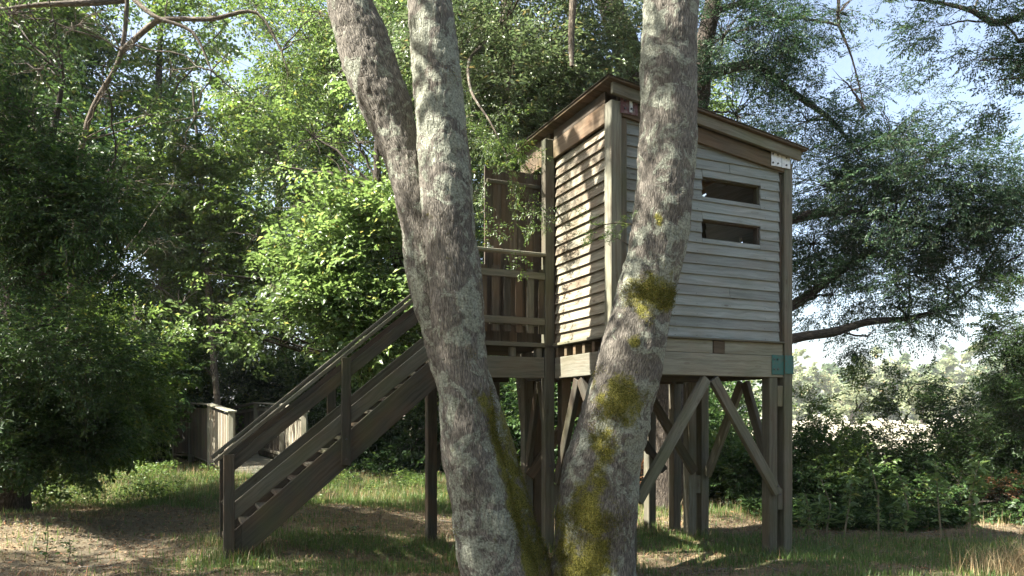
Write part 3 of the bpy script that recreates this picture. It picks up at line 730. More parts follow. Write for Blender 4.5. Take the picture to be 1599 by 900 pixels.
# ---- plank door, standing open behind the railing
a_l, _ = loc_at(757, 1.42)
dr = MB(); x = a_l; nb = 7; bw_ = (-.06 - a_l) / nb
for k in range(nb): dr.box(x + k * bw_, x + (k + 1) * bw_ - .004, 1.42, 1.442, ZF + .03, 4.36 - .004 * k, along='z')
door = dr.build('door', M['plank_door'], hut, .002)
for z in (4.20, 2.62): 
    l_ = MB(); l_.box(a_l + .02 if z > 4 else a_l + .05, -.08, 1.402, 1.419, z - .03, z + .03 if z < 4 else z + .012, along='x'); l_.build('ledge', TP, door)
lt = MB(); lt.box(a_l + .02, a_l + .09, 1.385, 1.40, 3.44, 3.46, along='x'); lt.box(a_l + .03, a_l + .05, 1.40, 1.42, 3.42, 3.50, along='z'); lt.build('latch', M['galv'], door, 0)

# ---- staircase along the landing
SN, SF = 1.66, 2.40
p_lo0 = on_plane(402, 853, SN); p_lo1 = on_plane(679, 613.5, SN)
p_up0 = on_plane(358, 836, SN); p_up1 = on_plane(662, 572, SN)
slo = (p_up1.z - p_up0.z) / (p_up1.x - p_up0.x)
def zup(a): return p_up0.z + slo * (a - p_up0.x)
thk = zup(p_lo0.x) - p_lo0.z
a_bot = loc_at(350, SN)[0]; a_top = LX - .012
w0 = L2W(a_bot, SN + .3); zg = G(w0.x, w0.y) - .05
def stringer(s0, s1):
    w = MB(); ax = a_bot + .07; zg2 = zg
    cut = ax + (zg2 - (zup(ax) - thk)) / slo if zup(ax) - thk < zg2 else ax
    # sloped plank, its foot cut level on the ground
    w.quad_box([(ax, s0, zg2), (ax, s1, zg2), (ax, s1, zup(ax)), (ax, s0, zup(ax)), (cut, s0, zg2), (cut, s1, zg2), (cut, s1, zup(cut)), (cut, s0, zup(cut))])
    w.quad_box([(cut + .0005, s0, zup(cut) - thk), (cut + .0005, s1, zup(cut) - thk), (cut + .0005, s1, zup(cut)), (cut + .0005, s0, zup(cut)), (a_top, s0, zup(a_top) - thk), (a_top, s1, zup(a_top) - thk), (a_top, s1, min(zup(a_top), ZF)), (a_top, s0, min(zup(a_top), ZF))])
    return w
stair = stringer(SN, SN + .05); 
far = stringer(SF, SF + .05); 
st = stair.build('stair', TD, hut)
far.build('stringer', TD, st)
NT = 14
for k in range(NT):
    f = (k + .55) / NT; z = zg + .05 + (ZF - zg - .05) * (k + 1) / (NT + 1); a = p_up0.x + (z - p_up0.z) / slo + .055
    w = MB(); w.box(a - .02, a + .17, SN + .052, SF - .002, z - .04, z, along='y'); w.build('tread', TD, st)
    w = MB(); w.box(a - .024, a + .03, SN + .052, SN + .13, z + .001, z + .008, along='y'); w.build('tread_nosing', M['galv'], st, .002)  # small pale strip at the near end of each tread nosing
def rail_pair(pxa, pya, pxb, pyb, wid, th, name, s_off, mat):
    q0 = on_plane(pxa, pya, SN); q1 = on_plane(pxb, pyb, SN); sl2 = (q1.z - q0.z) / (q1.x - q0.x)
    for s in (SN - s_off, SF + .05 + s_off):
        e = a_top + .0; z1_ = q0.z + sl2 * (e - q0.x)
        bar1(name, mat, st, (q0.x, s, q0.z), (e, s, z1_), wid, th, (0, 1, 0))
    return q0, sl2
h0, hs_ = rail_pair(334, 722, 645, 468.5, .038, .085, 'handrail', .0, M['timber'])
rail_pair(358, 730, 645, 499.5, .115, .032, 'rail', -.01, TD)
rail_pair(357, 806, 655, 560, .142, .032, 'rail', -.01, TP)
for s in (SN - .055, SF + .055):
    zt = h0.z + hs_ * (a_bot + .03 - h0.x) - .03
    w = MB(); w.box(a_bot - .01, a_bot + .095, s, s + .05, zg - .1, zt, along='z'); w.build('newel_post', TD, st, .006)
    am = loc_at(539.5, SN)[0]; zt = h0.z + hs_ * (am - h0.x) - .03
    w = MB(); w.box(am - .05, am + .05, s, s + .05, zup(am) - thk + .03, zt, along='z'); w.build('newel_post', TD, st, .006)
bm = MB(); bm.disc((am, SN - .055, zup(am) - .05), (0, -1, 0), .012, .008); bm.disc((am, SN - .055, zup(am) - .26), (0, -1, 0), .012, .008); bm.build('bolts', M['bolt'], st, 0)

# ================================================================ FOOTBRIDGE
br = tag(empty('footbridge', (-5.2, 15.5, 0)), 'small wooden footbridge with picket sides behind the foot of the stair', 'footbridge')
bo = Vector((-5.2, 15.5, 0))
lp = [Vector((-5.95, 15.5, .25)), Vector((-7.02, 17.0, .42)), Vector((-8.35, 19.0, .48)), Vector((-9.7, 21.0, .38))]
rp = [Vector((-4.41, 15.5, .25)), Vector((-5.34, 17.0, .42)), Vector((-6.65, 19.0, .48)), Vector((-7.95, 21.0, .38))]
dkb = MB()
for i in range(3):
    n = 11 if i == 0 else 14
    for k in range(n):
        a0 = lp[i].lerp(lp[i + 1], k / n) - bo; b0 = rp[i].lerp(rp[i + 1], k / n) - bo; a1 = lp[i].lerp(lp[i + 1], (k + .92) / n) - bo; b1 = rp[i].lerp(rp[i + 1], (k + .92) / n) - bo
        th = Vector((0, 0, .035)); dkb.quad_box([a0, a1, a1 + th, a0 + th, b0, b1, b1 + th, b0 + th])
dkb.build('deck', M['timber_pale'], br, .003)
w = MB(); w.bar(lp[0] - bo + Vector((0, -.02, -.02)), rp[0] - bo + Vector((0, -.02, -.02)), .14, .04, (0, 1, 0)); w.build('end_board', TB, br)
for pts, sg in ((lp, 1), (rp, -1)):
    for i, p in enumerate(pts):
        q = p - bo; zt = q.z + 1.36; w = MB(); w.box(q.x - .055, q.x + .055, q.y - .055, q.y + .055, q.z - .9 if i else q.z - .15, zt, along='z'); w.build('post', TL, br)
    for i in range(3):
        a = pts[i] - bo; b = pts[i + 1] - bo; up = Vector((0, 0, 1))
        side = (b - a).cross(up).normalized()
        bar1('handrail', TL, br, a + up * 1.38 - (b - a).normalized() * .06, b + up * 1.38, .19, .035, up)
        for h in (1.22, .22): bar1('rail', TP, br, a + up * h, b + up * h, .07, .03, side)
        n = int((b - a).length / .125); pk = MB()
        for k in range(1, n):
            q = a.lerp(b, k / n) + side * (.035 * sg * -1); pk.bar(q + up * .06, q + up * 1.28, .078, .018, side)
        pk.build('picket_panel', M['siding_warm_sun'] if i == 0 else TD, br, .002)  # near panel in a sunlit tone, far panels darkened in place of shade
for x in (lp, rp):
    bar1('bearer', TD, br, x[0] - bo - Vector((0, 0, .1)), x[3] - bo - Vector((0, 0, .1)), .18, .08, (1, 0, 0))

# ================================================================ TREES BESIDE THE HUT
def trunk_from_px(rows, d_fn):
    """rows: (y, left, right) in the photograph -> centre line and radii"""
    pts = []; rad = []
    for y, l, r in rows:
        d = d_fn(y); pts.append(P((l + r) / 2, y, d)); rad.append((r - l) / 2 / F * d)
    return pts, rad
def thick_trunk(name, paths, mat, parent, moss):
    pp = []
    for pts, rad in paths: pp.append(smooth_path(pts, rad, .022))
    return tubes(name, pp, mat, parent, 104, .085, moss, relief=.009)
S1 = [(935, 712, 852), (900, 722, 840), (849, 714, 817), (798, 706, 799), (747, 697, 788), (696, 690, 776), (644, 686, 770), (593, 684, 762), (520, 676, 757), (450, 670, 752), (380, 664, 745), (307, 657, 738), (204, 650, 728), (102, 643, 718), (0, 637, 706), (-120, 628, 697), (-260, 622, 690)]
S2 = [(900, 765, 868), (866, 762, 852), (849, 757, 844), (798, 748, 830), (747, 735, 816), (696, 718, 799), (644, 698, 782), (593, 680, 765), (542, 664, 745), (500, 654, 730), (450, 640, 714), (400, 633, 704), (358, 629, 697), (307, 618, 683), (255, 604, 666), (204, 583, 649), (150, 558, 636), (102, 537, 620), (50, 522, 601), (0, 511, 580), (-120, 494, 556), (-260, 482, 535)]
S3 = [(930, 852, 1004), (900, 858, 993), (870, 866, 992), (849, 869, 991), (798, 869, 993), (747, 879, 998), (696, 894, 1004), (644, 909, 1016), (593, 925, 1028), (542, 940, 1036), (491, 955, 1045), (460, 963, 1052), (430, 972, 1060), (383, 982, 1071), (307, 993, 1081), (204, 999, 1086), (102, 1001, 1087), (0, 1006, 1088), (-120, 1010, 1088), (-260, 1018, 1090)]
def moss_ab(p):
    # fuller low down and on the side that faces the gap between the trunks
    z = p.z; v = .62 * float(sstep(1.9, .3, z))
    return v
def moss1(p):
    px_ = CX + p.x / p.y * F; py_ = HY - (p.z - EYE) / p.y * F
    edge = float(sstep(30, 5, abs(px_ - (762 + (py_ - 600) * .26)))) if py_ > 560 else 0
    return .22 + .4 * edge * float(sstep(560, 680, py_))
def moss2(p):
    return .08 + .40 * float(sstep(2.3, 1.3, p.z)) + .08 * float(sstep(.8, .2, p.z))
SPOTS = [(1.21, 2.62, .24, .22, .60), (1.28, 3.28, .05, .10, .5), (.93, 1.72, .24, .26, .56), (.80, 1.30, .16, .22, .50), (.66, .72, .20, .28, .60), (.68, .35, .22, .3, .56), (1.06, 2.2, .06, .07, .5), (.5, .3, .15, .6, .5), (.72, 1.0, .14, .22, .5)]
def moss3(p):
    v = .20 + .18 * float(sstep(1.8, .5, p.z)) * float(sstep(1.05, .75, p.x))
    for x, z, rx, rz_, k in SPOTS: v = max(v, (k + .02) * math.exp(-(((p.x - x) / rx) ** 2 + ((p.z - z) / rz_) ** 2) * .6))
    return v
twin = tag(empty('twin_stem_tree', (0, 6.5, G(0, 6.5))), 'grey lichened tree forking into two stems in front of the stair head', 'tree')
to = Vector(twin.location)
def rel(pts, o): return [p - o for p in pts]
a1 = trunk_from_px(S1, lambda y: 6.25 + .1 * (900 - y) / 900); a2 = trunk_from_px(S2, lambda y: 6.62 + .0 * y)
thick_trunk('trunk', [(rel(a1[0], to), a1[1])], M['bark_near'], twin, lambda p: moss1(p + to))
thick_trunk('trunk', [(rel(a2[0], to), a2[1])], M['bark_near'], twin, lambda p: moss2(p + to))
lean = tag(empty('leaning_tree', (.8, 6.6, G(.8, 6.6))), 'mossy leaning single trunk in front of the hut corner', 'tree')
lo = Vector(lean.location); a3 = trunk_from_px(S3, lambda y: 6.5 + .15 * (900 - y) / 900)
thick_trunk('trunk', [(rel(a3[0], lo), a3[1])], M['bark_near'], lean, lambda p: moss3(p + lo))
# moss tufts on the lower trunks
def tufts(trunk, mossf, o, n, parent):
    me = trunk.data; v = np.zeros(len(me.vertices) * 3, np.float32); me.vertices.foreach_get('co', v); v = v.reshape(-1, 3)
    nr = np.zeros(len(me.vertices) * 3, np.float32); me.vertices.foreach_get('normal', nr); nr = nr.reshape(-1, 3)
    mv = np.zeros(len(v), np.float32); me.attributes['moss'].data.foreach_get('value', mv)
    nz = np.array([noise.noise(Vector(p) * 4.5) for p in v]) * .35
    pr = np.clip(mv + nz - .40, 0, .2); 
    if pr.sum() <= 0: return
    idx = rng.choice(len(v), n, p=pr / pr.sum())
    p = v[idx] + rng.normal(0, .012, (n, 3)); d = norm(nr[idx] + rng.normal(0, .6, (n, 3)))
    LV = leaf_tris(p, d, norm(rng.normal(0, 1, (n, 3))), rng.uniform(.008, .020, n), rng.uniform(.003, .007, n))
    leaves_obj('moss', LV, M['moss'], parent)
tr_list = [o for o in twin.children]
tufts(tr_list[0], None, to, 9000, twin); tufts(tr_list[1], None, to, 14000, twin); tufts(lean.children[0], None, lo, 30000, lean)
# their crowns spread above the picture
CB = M['bark_mid']
def world_foliage(parent, lobes, *a, **k):
    o = Vector(parent.location); lit_o = []
    hub = k.pop('hub', None)
    # lobes given in world coordinates; objects sit relative to the parent
    n0 = len(col.objects)
    before = set(parent.children)
    foliage(parent, lobes, *a, hub=hub, **k)
    for ch in parent.children:
        if ch not in before: ch.location = -o
top1 = a1[0][-1]; top2 = a2[0][-1]; top3 = a3[0][-1]
world_foliage(twin, [((-1.6, 6.0, 9.5), (1.5, 1.5, 1.2), 60), ((-3.6, 7.0, 10), (1.6, 1.8, 1.2), 60), ((-.2, 7.5, 11), (1.7, 1.6, 1.2), 60), ((-3.2, 4.6, 10.5), (1.6, 1.5, 1.2), 60)], 'ash', M['leaf_mid'], CB, hub=lambda c: top1 if c[0] > -2 else top2, branch_r=.06)
world_foliage(lean, [((1.5, 6.2, 9.5), (1.5, 1.5, 1.2), 50), ((2.6, 7.5, 10.5), (1.6, 1.6, 1.2), 50), ((.6, 8.6, 10), (1.5, 1.5, 1.2), 50)], 'ash', M['leaf_mid'], CB, hub=top3, branch_r=.06)
# small leafy shoot on the leaning trunk, and its neighbour hanging before the door
sp = tubes('shoot', [(rel([P(992, 352, 6.62), P(965, 348, 6.6), P(935, 352, 6.55), P(915, 362, 6.5)], lo), [.008, .006, .004, .002]), (rel([P(985, 385, 6.62), P(965, 372, 6.6), P(948, 378, 6.5)], lo), [.006, .004, .002])], CB, lean, 5)
n = 22; pp = np.array([tuple(P(random.uniform(912, 990), random.uniform(335, 372), 6.55 + random.uniform(-.12, .08)) - lo) for _ in range(n)])
LV, TV = sprays(pp, np.tile([-.6, -.1, -.1], (n, 1)) + rng.normal(0, .4, (n, 3)), 'small', .22)
leaves_obj('shoot_leaves', LV, M['leaf_mid'], lean)

# ================================================================ WOODS
def lob(px, py, d, r, n, ry=None): 
    c = P(px, py, d); return (tuple(c), (r, ry or r, r * .8), n)
def tree(name, label, base, trunk_pts, trunk_r, lobes, kind, mat, bark, limbs=(), group=None, scale=1.0, cat='tree', hubh=None, tsides=14, **kw):
    bz = G(base[0], base[1]); o = tag(empty(name, (base[0], base[1], bz)), label, cat, group)
    org = Vector(o.location)
    if trunk_pts is None: trunk_pts = [(0, 0, -.2), (.05, 0, 1.2), (0, .05, hubh or 3)]
    tp = [Vector(p) if len(p) == 3 else p for p in trunk_pts]
    tw_ = [smooth_path(rel(tp, org), trunk_r, .25)]
    tubes('trunk', tw_, bark, o, tsides, .10, lambda p: .1)
    if limbs: tubes('limb', [smooth_path(rel([Vector(q) for q in pts], org), rr, .15) for pts, rr in limbs], bark, o, 8, .12)
    allp = tp[1:] + [Vector(q) for pts, rr in limbs for q in pts]
    def hub(c):
        c = Vector(c); return min(allp, key=lambda q: (q - c).length + (2.0 if q.z > c.z else 0))
    if lobes: world_foliage(o, lobes, kind, mat, bark, hub=hub, scale=scale, **kw)
    return o

# bright maple beyond the stair
tree('maple_tree', 'bright sunlit yellow-green maple arching over the footbridge', (-.85, 13.2), [(-.85, 13.2, -.2), (-.95, 13.1, 1.6), (-1.7, 12.8, 3.4), (-2.3, 12.6, 5.4), (-2.2, 12.5, 7.5)], [.14, .11, .09, .07, .04],
     [lob(590, 300, 12.5, 1.0, 62), lob(500, 330, 12.3, .9, 55), lob(620, 400, 12.0, .9, 62), lob(520, 430, 12.0, .95, 70), lob(430, 450, 11.8, .8, 55), lob(370, 480, 11.7, .6, 34), lob(600, 510, 12.0, .8, 55),
      lob(500, 510, 11.8, .7, 44), lob(440, 540, 11.8, .5, 26), lob(560, 225, 12.6, .8, 44), lob(490, 215, 12.8, .8, 36), lob(620, 590, 12.4, .7, 36), lob(640, 180, 12.8, .9, 40), lob(665, 520, 12.6, .7, 30), lob(520, 120, 13.2, .9, 34), lob(440, 260, 12.9, .6, 20), lob(570, 40, 13.4, .9, 34), lob(600, 120, 13.2, .8, 30), lob(400, 370, 12.4, .6, 24), lob(350, 500, 11.6, .4, 16), lob(410, 530, 11.6, .4, 14), lob(335, 520, 11.4, .3, 12), lob(350, 430, 11.8, .45, 18), lob(460, 380, 12, .7, 30), lob(540, 280, 12.2, .8, 34)],
     'maple', M['leaf_bright'], M['bark_dark'], scale=.92, branch_r=.016, dens=4.4)
# big tree behind the hut, crown spreading right
bt = [P(1042, 800, 12.2), P(1040, 650, 12.2), P(1038, 480, 12.3), P(1030, 300, 12.4), P(1000, 170, 12.4), P(975, 70, 12.3), P(945, -30, 12.2), P(930, -200, 12)]
bt[0].z = -.2
tree('spreading_tree', 'large dark green tree behind the hut with long limbs spreading right', (bt[0].x, 12.2), bt, [.42, .36, .32, .30, .26, .24, .20, .14],
     [lob(1130, 60, 12, 1.0, 40), lob(1220, 30, 12.5, 1.0, 44), lob(1310, 20, 12.2, .7, 22), lob(1150, 180, 12.8, 1.1, 42), lob(1260, 190, 13, 1.0, 28), lob(1330, 140, 12.2, .7, 16), lob(1390, 210, 12.6, .9, 42),
      lob(1460, 240, 12.4, .85, 44), lob(1520, 300, 12.2, .85, 46), lob(1580, 350, 12, .6, 30), lob(1300, 290, 12.8, 1.1, 62), lob(1400, 300, 12.5, 1.1, 70), lob(1480, 350, 12.4, .6, 26), lob(1270, 380, 13, .8, 34),
      lob(1350, 400, 12.8, .75, 20), lob(1420, 430, 12.5, .7, 16), lob(1300, 460, 12.8, .5, 12), lob(1355, 525, 12.5, .3, 7), lob(1400, 480, 12.5, .6, 12), lob(1480, 440, 12.3, .55, 11), lob(1590, 400, 12, .5, 12)],
     'ash', M['leaf_blue'], M['bark_dark'],
     limbs=[([P(1032, 330, 12.4), P(1085, 180, 12.3), P(1098, 80, 12.2), P(1118, -20, 12.1), P(1135, -180, 12)], [.22, .19, .16, .13, .08]),
            ([P(1040, 600, 12.2), P(1150, 560, 12.3), P(1238, 529, 12.4), P(1300, 519, 12.4), P(1355, 503, 12.4), P(1420, 497, 12.4), P(1480, 478, 12.3), P(1530, 440, 12.3)], [.16, .11, .085, .075, .065, .045, .03, .012]),
            ([P(1040, 580, 12.2), P(1160, 510, 12.6), P(1240, 476, 12.8), P(1290, 440, 12.8), P(1340, 405, 12.8), P(1400, 370, 12.8)], [.16, .12, .09, .075, .06, .03]),
            ([P(1090, 120, 12.2), P(1180, 100, 12.4), P(1210, 125, 12.4), P(1260, 160, 12.5), P(1300, 190, 12.5), P(1340, 240, 12.5)], [.10, .08, .06, .05, .04, .02]),
            ([P(1038, 430, 12.3), P(1150, 370, 12.6), P(1300, 330, 12.7), P(1400, 345, 12.6), P(1490, 358, 12.4), P(1570, 345, 12.2)], [.15, .12, .08, .06, .04, .02]),
            ([P(1110, 20, 12.1), P(1290, -30, 12.3), P(1310, 40, 12.2), P(1330, 90, 12.2), P(1350, 170, 12.2)], [.06, .035, .025, .016, .008])],
     scale=.66, branch_r=.016, hang=-.25, dens=7.0, clump=.5)
# ash with pale shining leaves above the roof
at_ = [P(838, 790, 12.8), P(834, 700, 12.8), P(822, 600, 12.9), P(812, 420, 12.8), P(800, 240, 12.6), P(790, 60, 12.4), P(800, -150, 12.2)]; at_[0].z = -.2
ash = tree('ash_tree', 'ash with pale shining leaves above the low end of the roof', (at_[0].x, 12.8), at_, [.24, .20, .18, .16, .14, .11, .08],
     [lob(780, 40, 11, .9, 55), lob(870, 50, 11.4, .8, 46), lob(740, 130, 10.8, .8, 50), lob(830, 150, 11, .8, 50), lob(900, 120, 11.4, .65, 36), lob(760, 220, 10.6, .6, 34), lob(840, 210, 11.2, .5, 26), lob(905, 60, 11.6, .5, 20), lob(700, 40, 11.5, .9, 40), lob(740, 300, 11.5, .5, 20), lob(650, 80, 12.5, .9, 36), lob(590, 60, 13, .9, 34), lob(880, -60, 11, .9, 34)],
     'ash', M['leaf_ash'], M['bark_mid'], limbs=[([P(880, -160, 9.6), P(898, -60, 9.4), P(895, 0, 9.3), P(892, 55, 9.3), P(893, 104, 9.25)], [.07, .055, .048, .044, .025])], scale=1.0, branch_r=.014, hang=-.2, dens=4.2)
# its lowest twigs hang in front of the door
org = Vector(ash.location)
hpts = [P(770, 60, 11), P(735, 90, 10), P(735, 140, 8.8), P(765, 190, 7.9), P(790, 240, 7.85), P(815, 300, 7.8)]
tubes('hanging_limb', [smooth_path(rel(hpts, org), [.03, .022, .016, .010, .006, .003], .1)], CB, ash, 8)
pos = []
for q, n in ((P(770, 205, 7.9), 12), (P(800, 232, 7.85), 9), (P(755, 270, 7.9), 5), (P(800, 300, 7.8), 4), (P(835, 320, 7.8), 3), (P(765, 335, 7.85), 3), (P(795, 350, 7.8), 1), (P(730, 200, 8.3), 10), (P(750, 180, 8.6), 10), (P(790, 190, 8.2), 10)):
    for _ in range(n): pos.append(tuple(q + Vector((random.gauss(0, .12), random.gauss(0, .12), random.gauss(0, .13))) - org))
pos = np.array(pos); LV, TV = sprays(pos, np.tile([.25, -.1, -.8], (len(pos), 1)) + rng.normal(0, .4, (len(pos), 3)), 'ash', .42)
leaves_obj('hanging_spray', LV, M['leaf_mid'], ash); twigs_obj('twigs', TV, CB, ash)

# left side of the picture
lt_ = [P(-5, 770, 9.5), P(8, 640, 9.5), P(20, 480, 9.6), P(50, 350, 9.8), P(80, 220, 10), P(100, 120, 10)]; lt_[0].z = .1
tree('holm_oak', 'dark dense broadleaf with buttressed foot at the left edge', (lt_[0].x, 9.5), lt_, [.42, .26, .20, .11, .05, .02],
     [lob(px_ + random.gauss(0, 12), py_ + random.gauss(0, 12), 9.3 + random.uniform(-.7, 1.6), random.uniform(.28, .55), random.randint(16, 32)) for px_ in (-40, 20, 75, 130, 180) for py_ in range(-20, 680, 62) if not (px_ > 100 and py_ > 540) and not (px_ > 150 and py_ > 400) and random.random() < (.93 if px_ < 100 else .72)],
     'ash', M['leaf_dark'], M['bark_dark'], limbs=[([P(20, 480, 9.6), P(110, 380, 9.7), P(180, 250, 9.8)], [.07, .05, .02]), ([P(10, 560, 9.5), P(100, 470, 9.6), P(190, 400, 9.8)], [.06, .04, .015])], scale=.72, branch_r=.008, dens=3.2, clump=.6)
tree('arching_tree', 'tall tree whose arching limbs cross the sky gap at upper left', (-8.4, 13.8), [(-8.4, 13.8, 0), (-8.3, 13.7, 3), P(130, 220, 13.4), P(190, 80, 13.2), P(200, -80, 13)], [.16, .08, .05, .04, .03],
     [lob(120, 40, 12.5, 1.0, 40), lob(210, 70, 12.8, 1.0, 40), lob(160, 150, 13, .9, 36), lob(230, 180, 13, .7, 26), lob(330, 30, 12.8, .8, 24), lob(350, 90, 12.8, .6, 15), lob(420, 50, 12.8, .7, 17), lob(450, 120, 12.8, .55, 13), lob(500, 20, 12.8, .8, 24), lob(20, 20, 12, 1.0, 34), lob(110, 250, 13.2, .9, 36), lob(200, 290, 13.4, .8, 36), lob(240, 380, 13.4, .7, 32), lob(260, -40, 12.5, 1, 30), lob(60, 110, 12.5, 1, 40), lob(270, 110, 13, .6, 22), lob(290, 230, 13.3, .6, 22), lob(380, 160, 13, .5, 12), lob(320, 180, 14, .5, 12), lob(150, 20, 13, .8, 30), lob(480, 60, 13.5, .8, 22), lob(270, 290, 14, .6, 22), lob(60, 200, 12.8, .8, 30), lob(400, 10, 13, .9, 24)],
     'ash', M['leaf_mid'], M['bark_mid'], limbs=[([P(191, 80, 13.2), P(235, 40, 13), P(260, 30, 12.9), P(330, 30, 12.8), P(400, 20, 12.8), P(440, 80, 12.8)], [.05, .05, .045, .04, .03, .015]), ([P(197, 0, 13.2), P(130, 5, 12.8), P(60, 8, 12.6), P(0, 15, 12.5)], [.06, .055, .04, .02]), ([P(190, -20, 13), P(240, 25, 12.8), P(300, 50, 12.8), P(330, 110, 12.8)], [.05, .04, .03, .012])], scale=1.0, branch_r=.009, dens=6.5)
tree('young_elm', 'mid-green young tree with light showing through, between oak and maple', (-6.9, 17.5), [(-6.9, 17.5, 0), P(330, 520, 17.5), P(320, 380, 17.5), P(310, 240, 17.5), P(300, 130, 17.5)], [.08, .07, .06, .04, .02],
     [lob(330, 200, 17.5, 1.0, 24), lob(290, 290, 17.5, 1.1, 38), lob(370, 300, 17.5, 1.0, 32), lob(330, 390, 17.5, 1.2, 52), lob(250, 450, 17, 1.2, 52), lob(420, 360, 17.5, .9, 24), lob(420, 240, 17.5, .9, 16), lob(260, 360, 17.3, .9, 34), lob(310, 520, 20.5, 1.2, 40), lob(220, 560, 20, 1.2, 40), lob(380, 460, 17.8, 1.1, 46), lob(410, 150, 17.5, 1.0, 20)],
     'maple', M['leaf_mid'], M['bark_mid'], scale=.95, branch_r=.013, dens=6.0)
# undergrowth: individual bushes
def bush(name, label, base, lobes, kind, mat, group=None, cat='bush', scale=1.0, **kw):
    bz = G(base[0], base[1]); o = tag(empty(name, (base[0], base[1], bz)), label, cat, group)
    world_foliage(o, lobes, kind, mat, M['bark_dark'], hub=None, scale=scale, **kw)
    return o
def blob(x, y, z, r, n, rz=None): return ((x, y, z), (r, r, rz or r * .8), n)
bush('hawthorn_bush', 'dark bush left of the footbridge with a few sunlit leaf tips', (-5.8, 11.2), [lob(130, 600, 11.3, .8, 55), lob(170, 650, 11.5, .5, 40), lob(120, 690, 11, .45, 30), lob(200, 560, 12, .6, 40), lob(60, 680, 10.6, .6, 38), lob(200, 520, 12.3, .6, 30)], 'maple', M['leaf_mid'], scale=.8)
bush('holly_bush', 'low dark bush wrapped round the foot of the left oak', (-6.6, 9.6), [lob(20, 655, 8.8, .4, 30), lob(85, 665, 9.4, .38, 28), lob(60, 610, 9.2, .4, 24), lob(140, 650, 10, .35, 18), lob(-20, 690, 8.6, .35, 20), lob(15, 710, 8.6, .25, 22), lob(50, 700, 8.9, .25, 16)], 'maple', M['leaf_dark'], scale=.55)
bush('hazel_bush', 'ragged dark hazel between the left oak and the footbridge', (-5.9, 13.6), [lob(250, 520, 13.4, .5, 22), lob(215, 470, 13.2, .5, 22), lob(235, 590, 13.6, .4, 16), lob(190, 600, 13, .4, 16), lob(280, 450, 13.8, .45, 16), lob(225, 650, 13.2, .25, 8), lob(330, 560, 17, .5, 12)], 'maple', M['leaf_dark'], scale=.8)
bx = [(-13.0, 17), (-10.2, 17.0), (-11.6, 23.5), (-8.6, 24.5), (-5.6, 24), (-4.6, 20.5), (-2.8, 19.2), (-1.0, 19.8), (.6, 18.6), (2.2, 18), (3.9, 17.2)]
names = ['leftmost of the dark thicket bushes beyond the left meadow edge', 'dark bush beside the far left rail of the footbridge', 'dark bush across the ditch behind the bridge rails', 'dark bush closing the far end of the footbridge', 'dark bush right of the far end of the footbridge',
         'dark bush just right of the footbridge rail', 'dark bush seen below the middle of the stair', 'dark bush seen between the stair and the twin trunk', 'dark bush seen under the landing', 'dark bush seen between the two big trunks', 'dark bush seen under the front braces of the hut']
for (x, y), nm in zip(bx, names):
    h = 3.3 if x < -1.5 else (2.5 if x < .8 else 1.9)
    bush('thicket_bush', nm, (x, y), [blob(x, y - .3, h * .12, 1.2, 40, .3), blob(x, y, h * .3, 1.3, 60, .8), blob(x - .9, y + .3, h * .7, 1.0, 45), blob(x + .9, y, h * .65, 1.0, 45), blob(x, y + .4, h * 1.0, 1.0, 45)], 'maple', M['leaf_dark'], group='thicket bushes behind the hut and bridge', scale=1.15, lit=True, twig=False)  # dark leaf colour deepens the shade behind bridge and hut
# taller wood behind them
wt = [(-18, 24, 16, 1.0), (-14.0, 21.5, 15, 1.1), (-10.8, 22.5, 14, .9), (-8.2, 26, 12.5, .55), (-5.4, 22.5, 14, .75), (-2.4, 21.5, 14, 1.0), (.8, 23, 13, 1.0), (3.4, 24, 11, .7), (-12, 17.5, 11, .8)]
wn = ['tall wood tree at the far left behind the dark oak', 'tall wood tree behind the hawthorn and dark oak', 'tall wood tree left of the bright sky gap', 'thin wood tree in the bright sky gap', 'wood tree right of the sky gap above the footbridge', 'wood tree behind the maple', 'wood tree behind the twin trunk', 'wood tree behind the hut roof', 'nearest wood tree left of the ditch']
for (x, y, h, dn), nm in zip(wt, wn):
    lb = []; z = 1.2
    while z < h:
        for _ in range(2):
            rr_ = random.uniform(1.1, 1.7); lb.append(blob(x + random.gauss(0, 1.25), y + random.uniform(-1.2, 1.2), z + random.uniform(-.5, .5), rr_, int(24 * rr_), rr_ * .7))
        z += 1.35
    tree('woodland_tree', nm, (x, y), [(x, y, 0), (x + .1, y, h * .4), (x - .1, y, h * .75), (x, y, h)], [.22, .18, .12, .05], lb, 'maple', M['leaf_mid'] if x > -11 else M['leaf_dark'], M['bark_dark'], group='woodland trees behind the thicket', scale=1.3, branch_r=.02, twig=False, dens=2.6 * dn, lit=False)

# right side
tree('overhanging_tree', 'tree outside the right edge whose dark limb and hanging sprays cut the upper right corner', (7.6, 8.6), [(7.6, 8.6, -.1), (7.5, 8.5, 3), (7.1, 8.4, 5.5), (6.8, 8.2, 7.5)], [.26, .22, .17, .10],
     [lob(1500, 15, 8.6, .35, 12), lob(1560, 30, 8.5, .4, 14), lob(1440, -50, 8.8, .4, 6), lob(1530, 95, 8.6, .28, 6), lob(1560, 125, 8.6, .25, 7), lob(1600, 90, 8.6, .4, 9), lob(1650, 0, 8.5, .8, 22), lob(1560, -80, 8.6, .9, 26), lob(1470, 40, 8.8, .2, 2)],
     'ash', M['leaf_blue'], M['bark_dark'], limbs=[([(7.1, 8.4, 5.5), P(1640, 5, 8.5), P(1590, 28, 8.6), P(1550, 36, 8.6), P(1520, 18, 8.6), P(1470, 5, 8.7), P(1400, -4, 8.8)], [.10, .06, .045, .04, .03, .02, .01]), ([(7.3, 8.4, 5.0), P(1650, 50, 8.5), P(1610, 62, 8.5), P(1590, 64, 8.5)], [.09, .06, .045, .03])], scale=.55, branch_r=.009)
